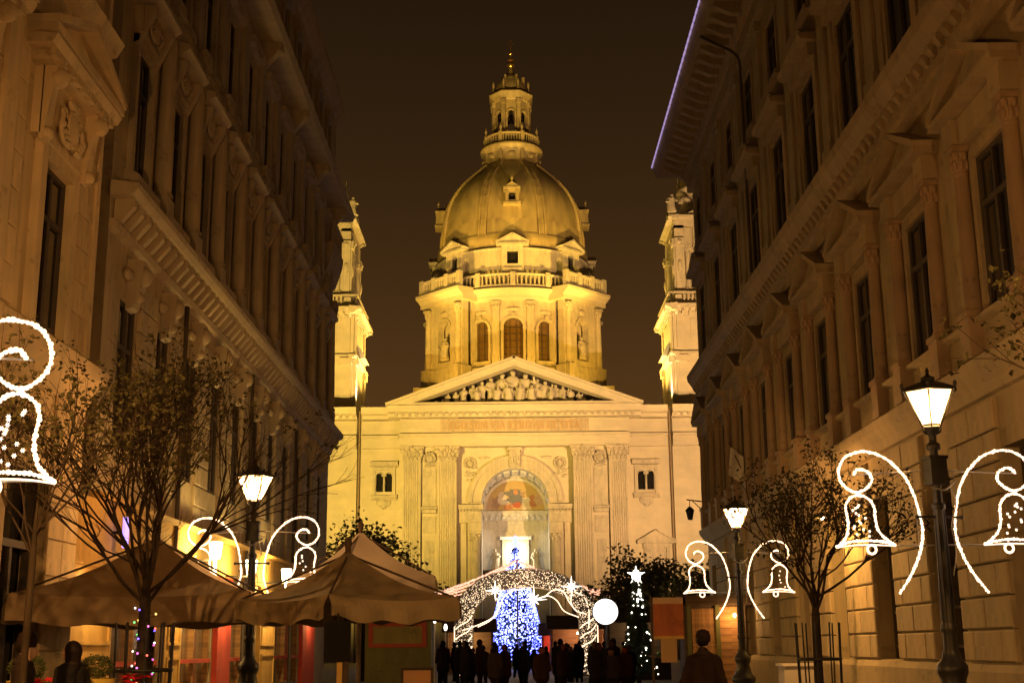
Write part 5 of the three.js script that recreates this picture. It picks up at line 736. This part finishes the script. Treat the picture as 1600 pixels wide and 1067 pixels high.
{ // shop booth with olive front and red frame, at the end of the terrace
  const t = thing('olive_booth', 'olive green booth with red framed panel right of the middle parasol', 'booth', -4.85, 0, -56.5); new MB().bx(-1.6, 1.25, 0, 2.75, -2, 0).build('body', M.olive, t); const f = new MB(); f.bx(-1.45, 1.05, 1.62, 1.78, 0, 0.08); f.bx(-1.45, 1.05, 2.5, 2.68, 0, 0.08); f.bx(-1.45, -1.25, 1.78, 2.5, 0, 0.08); f.bx(0.85, 1.05, 1.78, 2.5, 0, 0.08); f.build('frame', mat(0.4, 0.07, 0.03), t); new MB().bx(-1.25, 0.85, 1.78, 2.5, 0, 0.03).build('panel', mat(0.36, 0.27, 0.07, { map: T.plaster }), t); new MB().bx(-1.9, 1.5, 2.76, 2.95, -2.2, 0.5).build('roof', M.woodD, t);
  const st = thing('steel_post', 'bright steel stand with small lamps beside the light gate', 'lamp stand', -3.05, 0, -54); const m = new MB(); m.bar(V(-0.25, 0, 0), V(-0.25, 2.6, 0), 0.035); m.bar(V(0.2, 0, 0), V(0.2, 2.3, 0), 0.035); m.bar(V(-0.25, 1.2, 0), V(0.2, 1.2, 0), 0.025); m.build('frame', M.steel, st); for (const [x, y] of [[-0.25, 2.7], [0.2, 2.4]]) new MB().ball(0.07, 0.14, 0.07, x, y, 0).build('small_light', glow(5, 4.3, 3.4), st);
}
{ // wooden kiosk on the right
  const t = thing('wooden_kiosk', 'wooden kiosk with dark flat roof and green posts under the far light bells', 'kiosk', 6.72, 0, -44); const pm = [M.wood, mat(0.38, 0.21, 0.08, { map: T.wood }), mat(0.30, 0.16, 0.07, { map: T.wood })];
  new MB().bx(-0.95, 1.05, 0, 2.9, -1.9, -0.02).build('body', M.woodD, t); seed = 5; for (let i = 0; i < 12; i++) { const o = mesh('plank', boxUV(clean(new THREE.BoxGeometry(0.8, 0.225, 0.03))), pm[i % 3], t); o.position.set(0.55, 0.15 + i * 0.235, 0.0); } for (let i = 0; i < 7; i++) { const o = mesh('plank', boxUV(clean(new THREE.BoxGeometry(0.11, 2.75, 0.03))), pm[(i + 1) % 3], t); o.position.set(-0.71 + i * 0.116, 1.42, 0.0); }
  for (const x of [-0.87, 0.1]) new MB().bx(x - 0.07, x + 0.07, 0, 2.9, -0.01, 0.07).build('post', mat(0.10, 0.10, 0.03), t); new MB().bx(-1.15, 1.2, 2.9, 3.2, -2.1, 0.4).build('roof', M.woodD, t);
  const k = new THREE.PointLight(C(...SODIUM), 5); k.position.set(0.6, 2.55, 0.5); k.castShadow = true; k.shadow.radius = 3; t.add(k); new MB().ball(0.05, 0.07, 0.05, 0.6, 2.55, 0.5).build('light_bulb', M.bulb, t);
  const p = thing('poster_stand', 'orange red poster panel left of the wooden kiosk', 'poster', 5.12, 0, -43.6); new MB().bx(-0.5, 0.5, 1.9, 2.95, 0, 0.05).build('poster', mat(0.5, 0.14, 0.06, { map: T.plaster }), p); new MB().bx(-0.5, 0.5, 2.95, 3.15, 0, 0.05).build('top_panel', mat(0.5, 0.32, 0.2), p); new MB().bx(-0.5, 0.5, 1.8, 1.9, 0, 0.06).build('shelf', M.yellow, p); new MB().bx(-0.28, 0.25, 1.05, 1.8, 0, 0.04).build('lower_panel', mat(0.42, 0.26, 0.14), p); for (const x of [-0.55, 0.55]) new MB().bx(x - 0.04, x + 0.04, 0, 3.15, -0.05, 0.0).build('post', M.woodD, p);
  const bn = thing('pale_bin', 'pale grey box by the wall right of the far lantern', 'box', 7.0, 0, -32.5); new MB().bx(-0.45, 0.45, 0, 1.08, -0.35, 0.35).build('body', mat(0.4, 0.36, 0.32, { roughness: 0.4 }), bn); new MB().bx(-0.5, 0.5, 1.08, 1.14, -0.4, 0.4).build('lid', mat(0.5, 0.46, 0.42, { roughness: 0.35 }), bn);
}
{ // small things on the right house
  const t = thing('hanging_lantern', 'small dark lantern hanging from a bracket at the far end of the right house', 'lantern', 7.9, 0, -53.0); const m = new MB(); m.bar(V(0, 7.35, 0), V(-0.75, 7.45, 0), 0.025, 6); m.bar(V(0, 6.9, 0), V(-0.5, 7.4, 0), 0.018, 6); m.bar(V(-0.62, 7.43, 0), V(-0.62, 7.15, 0), 0.015, 5); m.build('bracket', M.iron, t); new MB().lathe([[0, 6.6], [0.1, 6.62], [0.17, 6.95], [0.2, 7.0], [0.06, 7.15], [0, 7.16]], 8, -0.62, 0, 0).build('lantern_body', M.iron, t);
  const f = thing('pale_banner', 'pale cloth banner on a short pole, halfway along the right house', 'banner', 7.9, 0, -43.2); new MB().bar(V(0, 7.0, 0), V(-0.55, 8.3, 0), 0.02, 6).build('pole', M.woodD, f); const pos = [], n = 8; const P = (u, v) => [-0.5 + 0.42 * u - 0.12 * v * (1 - u), 8.15 - 0.35 * u - 0.95 * v, 0.05 * Math.sin(u * 7 + v * 2)]; for (let i = 0; i < n; i++) for (let j = 0; j < n; j++) { const a = P(i / n, j / n), b = P((i + 1) / n, j / n), c = P((i + 1) / n, (j + 1) / n), d = P(i / n, (j + 1) / n); pos.push(...a, ...c, ...b, ...a, ...d, ...c); } const g = new THREE.BufferGeometry(); g.setAttribute('position', new THREE.Float32BufferAttribute(pos, 3)); g.computeVertexNormals(); mesh('cloth', boxUV(g), mat(0.6, 0.55, 0.48, { map: T.cloth, side: THREE.DoubleSide }), f);
}
{ // round white lit sign
  const t = thing('round_light_sign', 'round white glowing sign on a pole right of the light gate', 'sign', 3.82, 0, -55); const f = new MB(); f.at(new THREE.CylinderGeometry(0.56, 0.56, 0.14, 36), 0, 3.0, 0, 0, PI / 2); f.bar(V(0, 0, -0.02), V(0, 2.5, -0.02), 0.04); f.build('casing', M.iron, t); new MB().at(new THREE.CylinderGeometry(0.52, 0.52, 0.02, 36), 0, 3.0, 0.085, 0, PI / 2).build('sign_light', glow(3.2, 3.1, 2.9), t); const l = new THREE.PointLight(C(1, 0.95, 0.85), 5); l.position.set(0, 3, 0.4); l.castShadow = true; l.shadow.radius = 20; t.add(l);
}

// ---------------------------------------------------------------- market in the square: huts, fir trees, gate of lights
function hut(label, x, z, w, h, m, roofM, lamp) {
  const t = thing('market_hut', label, 'market hut', x, 0, z, 0, 'wooden huts of the christmas market'); const b = new MB(); b.bx(-w / 2, w / 2, 0, 1.0, -1.6, 0); b.bx(-w / 2, -w / 2 + 0.12, 1.0, h, -1.6, 0); b.bx(w / 2 - 0.12, w / 2, 1.0, h, -1.6, 0); b.bx(-w / 2, w / 2, 1.0, h, -1.65, -1.55); b.build('body', m, t);
  new MB().bx(-w / 2 - 0.1, w / 2 + 0.1, 1.0, 1.08, -0.3, 0.3).build('counter', M.wood, t); new MB().sweep([[0.5, h], [-0.7, h + 0.8], [-1.9, h], [-1.8, h - 0.05], [-0.7, h + 0.7], [0.45, h - 0.08]], -w / 2 - 0.25, w / 2 + 0.25).build('roof', roofM, t);
  if (lamp) { new MB().ball(0.06, 0.08, 0.06, 0, h - 0.3, -0.5).build('light_bulb', glow(14, 10, 6), t); const l = new THREE.PointLight(C(1, 0.7, 0.35), lamp); l.position.set(0, h - 0.3, -0.5); l.castShadow = true; l.shadow.radius = 3; t.add(l); }
  seed = Math.round(x * 10 + 400); for (let i = 0; i < 7; i++) { const o = mesh('ware', i % 2 ? boxG : new THREE.IcosahedronGeometry(0.5, 2), mat(...[[0.4, 0.04, 0.04], [0.5, 0.4, 0.3], [0.12, 0.2, 0.08], [0.5, 0.3, 0.08]][i % 4]), t); o.position.set(-w / 2 + 0.3 + i * (w - 0.5) / 7, 1.2, -0.1); o.scale.setScalar(0.22); }
}
hut('dark roofed market hut under the right shoulder of the light gate', 3.95, -82, 3.4, 2.7, mat(0.3, 0.12, 0.06, { map: T.wood }), M.woodD, 8);
hut('market hut behind the left pillar of the light gate', -2.9, -84, 3, 2.6, M.wood, M.woodD, 5);
hut('dark market hut behind the round white sign', 5.95, -63, 3.0, 2.75, M.woodD, M.woodD, 5);
hut('red market hut inside the right half of the light gate', 3.2, -92, 2.6, 2.4, M.red, M.woodD, 8);
function instanced(name, geo, m, parent, mats) { const o = new THREE.InstancedMesh(geo, m, mats.length); o.name = numbered(name); mats.forEach((p, i) => o.setMatrixAt(i, M4.makeTranslation(p.x, p.y, p.z).scale(V(p.s ?? 1, p.s ?? 1, p.s ?? 1)))); o.castShadow = o.receiveShadow = true; o.userData = { kind: 'stuff' }; parent.add(o); return o; }
function fir(mb, h, r, y0, n, len) { for (let i = 0; i < n; i++) { const k = Math.pow(rnd(), 0.75), y = y0 + h * k, a = rr(0, 2 * PI), R = r * (1 - k) * rr(0.55, 1.02), p = V(Math.cos(a) * R, y, Math.sin(a) * R), q = V(Math.cos(a) * (R + len), y - len * 0.5, Math.sin(a) * (R + len)); mb.push(p.x, p.y + len * 0.25, p.z, q.x, q.y, q.z, p.x + Math.sin(a) * len * 0.5, p.y - len * 0.3, p.z - Math.cos(a) * len * 0.5); } }
{
  seed = 211; const t = thing('blue_christmas_tree', 'tall fir covered in blue and white lights in the middle of the square', 'christmas tree', 0.1, 0, -96);
  new MB().cyl(0.25, 0.05, 8.6, 0, 0, 0, 8).build('trunk', M.bark, t); const p = []; fir(p, 8.2, 2.15, 0.6, 11000, 0.3); const g = new THREE.BufferGeometry(); g.setAttribute('position', new THREE.Float32BufferAttribute(p, 3)); g.computeVertexNormals(); mesh('crown', boxUV(g), mat(0.03, 0.045, 0.05, { side: THREE.DoubleSide }), t);
  const og = new THREE.OctahedronGeometry(0.047, 0), bl = [], wh = []; for (let i = 0; i < 5200; i++) { const k = 1 - Math.pow(rnd(), 0.75), a = rr(0, 2 * PI), R = 2.3 * Math.pow(1 - k, 0.85) + 0.06, q = { x: Math.cos(a) * R, y: 0.7 + 8.2 * k, z: Math.sin(a) * R, s: rr(0.7, 1.3) }; (rnd() < (k > 0.55 ? 0.35 : 0.86 - 0.45 * k) ? bl : wh).push(q); }
  instanced('blue_lights', og, glow(0.32, 0.45, 4.5), t, bl); instanced('white_lights', og, glow(1.9, 2.3, 6), t, wh);
  const tip = new MB(); tip.ball(0.16, 0.55, 0.16, 0, 9.1, 0); tip.build('tip_light', glow(0.8, 1.0, 5), t);
  const l = new THREE.PointLight(C(0.35, 0.4, 1), 50); l.position.set(0, 3, 2.4); l.castShadow = true; l.shadow.radius = 40; t.add(l);
}
{
  seed = 223; const t = thing('small_lit_fir', 'narrow dark fir with white lights and bright top, left of the poster', 'christmas tree', 5.35, 0, -57);
  new MB().cyl(0.1, 0.03, 4.4, 0, 0, 0, 7).build('trunk', M.bark, t); const p = []; fir(p, 4.3, 0.75, 0.3, 2600, 0.2); const g = new THREE.BufferGeometry(); g.setAttribute('position', new THREE.Float32BufferAttribute(p, 3)); g.computeVertexNormals(); mesh('crown', boxUV(g), mat(0.03, 0.045, 0.02, { side: THREE.DoubleSide }), t);
  const og = new THREE.OctahedronGeometry(0.038, 0), q = []; for (let i = 0; i < 190; i++) { const k = rnd() < 0.5 ? rr(0.72, 1) : rnd(), a = rr(0, 2 * PI), R = 0.8 * (1 - k) + 0.03; q.push({ x: Math.cos(a) * R, y: 0.35 + 4.3 * k, z: Math.sin(a) * R, s: rr(0.7, 1.4) }); } instanced('white_lights', og, glow(7, 6.5, 5.2), t, q);
  const s = new MB(); s.ball(0.2, 0.3, 0.2, 0, 4.55, 0, 1); for (let a = 0; a < 5; a++) { const A = a * 2 * PI / 5 + PI / 2; s.at(new THREE.ConeGeometry(0.08, 0.34, 4), Math.cos(A) * 0.25, 4.6 + Math.sin(A) * 0.25, 0, 0, 0, A - PI / 2); } s.build('star_light', glow(5, 4.8, 4), t);
}
{ // gate of lights: two pillars, arched band of light net, stars with tails
  seed = 307; const t = thing('light_gate', 'arched gate covered in light nets, with stars and swirls of light', 'light gate', 0.62, 0, -72);
  const fr = new MB(); for (const k of [-1, 1]) for (const x of [2.92, 3.9]) for (const z of [-0.25, 0.25]) fr.bar(V(k * x, 0, z), V(k * x, 3.0, z), 0.03, 5);
  const arcP = (r, a) => { const e = 0.62; return V(Math.cos(a) * r, 3.0 + Math.pow(Math.sin(a), 0.9) * r * e + (r > 3.4 ? 0.35 * Math.sin(a) : 0) * 1.0, 0); };
  for (const [r, z] of [[2.9, 0.25], [2.9, -0.25], [3.95, 0.25], [3.95, -0.25]]) { const pts = []; for (let i = 0; i <= 24; i++) { const p = arcP(r, Math.max(0.0001, PI * i / 24)); p.z = z; pts.push(p); } fr.tube(pts, 0.03, 60, 5); } fr.build('frame', M.steel, t);
  const net = [], og = new THREE.OctahedronGeometry(0.022, 0); for (let i = 0; i < 1700; i++) { const a = PI * rnd(), u = rnd(), i0 = arcP(2.9, Math.max(1e-4, a)), i1 = arcP(3.95, Math.max(1e-4, a)); const p = i0.lerp(i1, u); net.push({ x: p.x, y: p.y, z: rnd() < 0.8 ? 0.26 : rr(-0.25, 0.25), s: rr(0.6, 1.3) }); }
  for (let i = 0; i < 900; i++) { const k = rnd() < 0.5 ? -1 : 1; net.push({ x: k * rr(2.92, 3.9), y: rr(0.1, 3), z: 0.26, s: rr(0.5, 1.1) }); } instanced('net_lights', og, glow(1.9, 1.35, 0.8), t, net);
  const bk = new MB(); const sh = new THREE.Shape(); const o1 = [], o0 = []; for (let i = 0; i <= 30; i++) { const a = Math.max(1e-4, PI * i / 30); o1.push(arcP(3.95, a)); o0.push(arcP(2.9, a)); } sh.setFromPoints([...o1.map(p => new THREE.Vector2(p.x, p.y)), ...o0.reverse().map(p => new THREE.Vector2(p.x, p.y))]); bk.ext(sh, 0.02, 0, 0, 0.0); for (const k of [-1, 1]) bk.bx(k * 3.41 - 0.49, k * 3.41 + 0.49, 0, 3, 0, 0.02); bk.build('dark_backing', mat(0.05, 0.04, 0.035), t);
  for (const k of [-1, 1]) for (let i = 0; i < 5; i++) { const y = 0.35 + i * 0.55; new MB().tube([V(k * 3.85, y, 0.3), V(k * 3.6, y + 0.22, 0.3), V(k * 3.2, y + 0.42, 0.3), V(k * 2.95, y + 0.75, 0.3)].map(p => k > 0 ? V(6.8 - p.x, p.y, p.z) : p), 0.026, 20, 5).build('swirl_light', M.rope, t); }
  for (const x of [-3.92, 3.92]) new MB().bar(V(x, x < 0 ? 0.7 : 1.2, 0.3), V(x, 2.7, 0.3), 0.024, 5).build('edge_light', M.rope, t);
  const starG = (() => { const m = new MB(); m.ball(0.1, 0.1, 0.06, 0, 0, 0, 1); for (let i = 0; i < 8; i++) { const L = i % 2 ? 0.3 : 0.56, a = i * PI / 4; m.at(new THREE.ConeGeometry(0.05, L, 4), Math.cos(a) * L / 2, Math.sin(a) * L / 2, 0, 0, 0, a - PI / 2); } return m.geo(); })();
  const px = (x, y) => V((x - 816) * 0.0372, 4.62 - (y - 927) * 0.0362, 0.32);
  for (const [sx, sy, s, tails] of [[771, 927, 1.05, [[[773, 938], [776, 952], [768, 966], [750, 976], [722, 986]], [[815, 925], [795, 928], [783, 938], [776, 955], [765, 970], [745, 981]]]], [828, 941, 1.35, [[[832, 940], [850, 936], [862, 943], [872, 958], [894, 968]], [[843, 938], [858, 927], [872, 930], [880, 945], [892, 960]]]], [884, 922, 1.1, [[[884, 932], [883, 946], [890, 958], [904, 963]], [[889, 930], [902, 938], [909, 958], [908, 985]]]]]) {
    const p = px(sx, sy), o = mesh('star_light', starG, glow(5, 4.2, 3.2), t); o.position.copy(p); o.scale.setScalar(s);
    for (const q of tails) new MB().tube(q.map(v => px(...v)), 0.026, 36, 5).build('comet_tail_light', M.rope, t);
  }
  const l = new THREE.PointLight(C(...WARM), 25); l.position.set(0, 4.4, 1.2); l.castShadow = true; l.shadow.radius = 40; t.add(l);
}
{ // strings of lights hung like a tent from a mast
  seed = 401; const t = thing('light_canopy', 'tent of pink white light strings falling to both sides from a mast', 'string lights', 0.2, 0, -88); new MB().bar(V(0, 0, 0), V(0, 7.4, 0), 0.06, 8).build('mast', M.steel, t);
  const og = new THREE.OctahedronGeometry(0.045, 0), all = []; for (const k of [-1, 1]) for (let i = 0; i < 13; i++) { const end = V(k * (5.2 + 0.35 * (i % 4)), 5.25 - 0.05 * i, -2 + i * 0.5), top = V(0, 7.35, 0), mid = top.clone().lerp(end, 0.5).add(V(0, -0.08 - 0.045 * i, 0)), c = new THREE.CatmullRomCurve3([top, mid, end]); const w = new MB(); w.add(new THREE.TubeGeometry(c, 18, 0.009, 4)); w.build('wire', mat(0.3, 0.2, 0.15), t); for (let j = 2; j < 100; j++) { const p = c.getPointAt(j / 100); all.push({ x: p.x, y: p.y + rr(-0.07, 0.02), z: p.z + rr(-0.05, 0.05), s: rr(0.6, 1.2) }); } }
  instanced('small_lights', og, glow(1.7, 0.8, 0.5), t, all);
  for (const k of [-1, 1]) for (const [x, y, z] of [[5.8, 0, -3], [6.2, 0, 6]]) new MB().bar(V(k * x, 0, z), V(k * x, 5.2, z), 0.04, 6).build('pole', M.steel, t);
}

// ---------------------------------------------------------------- people
function field(N, size, fn, iso = 0) { // marching cubes over a cube of the given half size; fn = signed distance
  const mc = new MarchingCubes(N, M.dark, false, false, 120000); mc.isolation = 0; const h = N / 2;
  for (let k = 0; k < N; k++) for (let j = 0; j < N; j++) for (let i = 0; i < N; i++) mc.field[k * N * N + j * N + i] = -fn((i - h) / h * size, (j - h) / h * size, (k - h) / h * size);
  mc.update(); const g = new THREE.BufferGeometry(), n = mc.count; g.setAttribute('position', new THREE.BufferAttribute(mc.positionArray.slice(0, n * 3), 3)); g.setAttribute('normal', new THREE.BufferAttribute(mc.normalArray.slice(0, n * 3), 3)); g.scale(size, size, size); return g;
}
const smin = (a, b, k) => { const h = Math.max(k - Math.abs(a - b), 0) / k; return Math.min(a, b) - h * h * k * 0.25; };
function cap(px, py, pz, a, b, ra, rb) { const bx = b[0] - a[0], by = b[1] - a[1], bz = b[2] - a[2], qx = px - a[0], qy = py - a[1], qz = pz - a[2]; const t = Math.max(0, Math.min(1, (qx * bx + qy * by + qz * bz) / (bx * bx + by * by + bz * bz + 1e-9))); return Math.hypot(qx - bx * t, qy - by * t, qz - bz * t) - (ra + (rb - ra) * t); }
const ell = (x, y, z, c, r) => { const k = Math.hypot((x - c[0]) / r[0], (y - c[1]) / r[1], (z - c[2]) / r[2]); return (k - 1) * Math.min(...r); };
function headGeo() { // centre of the head at the origin, facing +z; neck below
  return field(60, 0.2, (x, y, z) => { const ax = Math.abs(x); let d = ell(x, y, z, [0, 0.03, -0.012], [0.074, 0.085, 0.093]); d = smin(d, ell(x, y, z, [0, -0.045, 0.03], [0.052, 0.06, 0.058]), 0.05); d = smin(d, cap(x, y, z, [0, 0.005, 0.085], [0, -0.022, 0.103], 0.009, 0.014), 0.018); d = smin(d, ell(ax, y, z, [0.076, -0.005, -0.005], [0.012, 0.032, 0.02]), 0.012); d = smin(d, ell(x, y, z, [0, -0.058, 0.088], [0.024, 0.008, 0.008]), 0.01); d = -smin(-d, ell(ax, y, z, [0.032, 0.012, 0.098], [0.018, 0.011, 0.012]), 0.014); d = smin(d, ell(ax, y, z, [0.032, 0.01, 0.082], [0.012, 0.008, 0.01]), 0.004); return smin(d, cap(x, y, z, [0, -0.07, -0.015], [0, -0.19, -0.03], 0.052, 0.058), 0.03); });
}
const headG = headGeo();
function hairGeo(long) { return field(48, 0.26, (x, y, z) => { let d = ell(x, y, z, [0, 0.045, -0.03], [0.088, 0.09, 0.095]); if (long) { d = smin(d, cap(x, y, z, [0, 0, -0.07], [0, -0.17, -0.075], 0.075, 0.06), 0.05); for (const k of [-1, 1]) d = smin(d, cap(x, y, z, [k * 0.07, 0.02, -0.02], [k * 0.075, -0.15, -0.02], 0.025, 0.02), 0.03); } return Math.max(d, (z - 0.055) + 0.4 * (0.06 - y) * (y < 0.06 ? 1 : 0)); }); }
function bodyGeo(part, st) { // joints of a person of 1.72 m walking; hands in the coat pockets
  const J = { pel: [0, 0.94, 0], chest: [0, 1.25, 0.01], neck: [0, 1.47, -0.015] };
  return field(110, 1.0, (x, yy, z) => { const y = yy + 0.98, ax = Math.abs(x); let d;
    if (part === 'coat') { d = cap(ax, y, z, [0.07, 1.38, 0], [0.075, 1.0, 0], 0.115, 0.12); d = smin(d, cap(x, y, z, [0, 1.0, 0], [0, 0.62, 0.0], 0.15, 0.2), 0.08); d = smin(d, cap(ax, y, z, [0.05, 1.42, -0.01], [0.17, 1.405, -0.01], 0.065, 0.062), 0.06); d = smin(d, cap(ax, y, z, [0.185, 1.39, -0.01], [0.265, 1.12, -0.05], 0.064, 0.056), 0.03); d = smin(d, cap(ax, y, z, [0.265, 1.12, -0.05], [0.19, 0.93, 0.09], 0.056, 0.048), 0.03); d = smin(d, cap(x, y, z, [0, 1.45, -0.015], [0, 1.52, -0.02], 0.075, 0.07), 0.04); d = Math.max(d, 0.56 - y); return d + 0.004 * Math.sin(y * 40 + x * 25) * Math.sin(z * 30 + x * 18); }
    if (part === 'trousers') { d = 9; for (const k of [-1, 1]) { const f = k * st; d = Math.min(d, smin(cap(x, y, z, [k * 0.085, 0.9, 0], [k * 0.095, 0.5, f * 0.14 + 0.02], 0.088, 0.062), cap(x, y, z, [k * 0.095, 0.5, f * 0.14 + 0.02], [k * 0.095, 0.1, f * 0.24 - 0.03], 0.062, 0.052), 0.03)); } return d; }
    if (part === 'shoes') { d = 9; for (const k of [-1, 1]) { const f = k * st * 0.24 - 0.03; d = Math.min(d, smin(cap(x, y, z, [k * 0.095, 0.045, f - 0.03], [k * 0.1, 0.035, f + 0.17], 0.045, 0.034), cap(x, y, z, [k * 0.095, 0.05, f], [k * 0.095, 0.12, f], 0.045, 0.045), 0.03)); } return d; }
    d = smin(cap(x, y, z, [0, 0.95, 0], [0, 1.33, 0], 0.08, 0.085), cap(x, y, z, [0, 1.33, 0], [0, 1.53, -0.02], 0.055, 0.05), 0.03); return smin(d, cap(ax, y, z, [0.06, 0.9, 0], [0.075, 0.6, 0.0], 0.05, 0.04), 0.03);
  });
}
const coatG = boxUV(clean(bodyGeo('coat', 0))), trouG = boxUV(clean(bodyGeo('trousers', 0.6))), shoeG = boxUV(clean(bodyGeo('shoes', 0.6))), bodyG = boxUV(mergeGeometries([clean(bodyGeo('body', 0)), clean(headG.clone().translate(0, 0.635, 0.02))]));
const hairS = boxUV(clean(hairGeo(false))), hairL = boxUV(clean(hairGeo(true)));
const skin = mat(0.42, 0.26, 0.18, { roughness: 0.55 }), hairM = matt(0.012, 0.008, 0.006, { roughness: 0.5 });
function person(label, x, z, ry, long, coat, h = 1, hat) {
  const t = thing('person', label, 'person', x, 0, z, ry); t.scale.setScalar(h); const b = mesh('body', bodyG, skin, t); b.position.y = 0.98; mesh('coat', coatG, matt(...coat, { map: T.cloth }), b); mesh('trousers', trouG, matt(0.02, 0.02, 0.024), b); mesh('shoes', shoeG, mat(0.015, 0.012, 0.01, { roughness: 0.4 }), b); mesh('hair', long ? hairL : hairS, hairM, b).position.set(0, 0.635, 0.02);
  if (hat) { const m = new MB(); m.lathe([[0.095, -0.02], [0.1, 0.0], [0.1, 0.06], [0.08, 0.12], [0.03, 0.145], [0, 0.147]], 20); const o = m.build('wool_cap', matt(0.02, 0.012, 0.012), b); o.position.set(0, 0.68, 0.01); }
  const sc = new MB(); sc.at(new THREE.TorusGeometry(0.075, 0.034, 8, 24), 0, 0.5, -0.01, 0, PI / 2 + 0.15); sc.build('scarf', matt(0.03, 0.022, 0.02, { map: T.cloth }), b); return t;
}
person('dark clothed person with long hair walking between the two box bushes', -5.02, -14.9, -2.0, true, [0.02, 0.018, 0.018], 0.98);
person('dark clothed person at the left edge passing the tree trunk', -5.05, -13.55, 1.9, false, [0.028, 0.02, 0.018], 1.0, true);
person('person in dark brown coat walking at the right before the wooden kiosk', 2.52, -17.6, 2.7, false, [0.026, 0.016, 0.011], 1.0, true);
{ // the crowd in the square: one dark mass of people
  const cg = field(44, 1.0, (x, yy, z) => { const y = yy + 0.98, ax = Math.abs(x); let d = cap(ax, y, z, [0.07, 1.38, 0], [0.08, 0.7, 0], 0.12, 0.17); d = smin(d, cap(ax, y, z, [0.19, 1.38, 0], [0.25, 0.95, 0.02], 0.07, 0.06), 0.05); d = smin(d, ell(x, y, z, [0, 1.62, 0], [0.1, 0.13, 0.11]), 0.06); for (const k of [-1, 1]) d = smin(d, cap(x, y, z, [k * 0.09, 0.6, 0], [k * 0.1, 0.06, k * 0.08], 0.09, 0.06), 0.03); return d; });
  cg.translate(0, 0.98, 0); seed = 517; const cgeo = boxUV(clean(cg)), cp = cgeo.attributes.position, cc = new Float32Array(cp.count * 3); for (let i = 0; i < cp.count; i++) { const y = cp.getY(i), f = y > 1.5 ? (cp.getZ(i) > 0.03 && y < 1.7 ? [1, 0.62, 0.45] : [0.06, 0.045, 0.04]) : y < 0.62 ? [0.12, 0.12, 0.14] : [0.2, 0.18, 0.18]; cc.set(f, i * 3); } cgeo.setAttribute('color', new THREE.BufferAttribute(cc, 3));
  const n = 54, o = new THREE.InstancedMesh(cgeo, matt(0.11, 0.085, 0.085, { map: T.cloth, vertexColors: true }), n); o.name = 'crowd'; const col = new THREE.Color();
  for (let i = 0; i < n; i++) { const z = -rr(40, 69), x = rr(-0.055, 0.085) * -z; M4.makeRotationY(rr(0, 6.3)).scale(V(rr(0.88, 1.15), rr(0.84, 1.08), rr(0.88, 1.15))).setPosition(x + (i % 3 - 1) * 0.4, 0.01, z); o.setMatrixAt(i, M4); o.setColorAt(i, col.setRGB(...[[1, 0.9, 0.9], [0.5, 0.5, 0.9], [1, 0.6, 0.4], [0.35, 0.3, 0.3], [0.9, 0.35, 0.3]][i % 5])); }
  o.castShadow = o.receiveShadow = true; scene.add(o); tag(o, 'dark crowd of visitors standing in front of the light gate', 'crowd', null, 'stuff');
}

renderer.render(scene, camera);
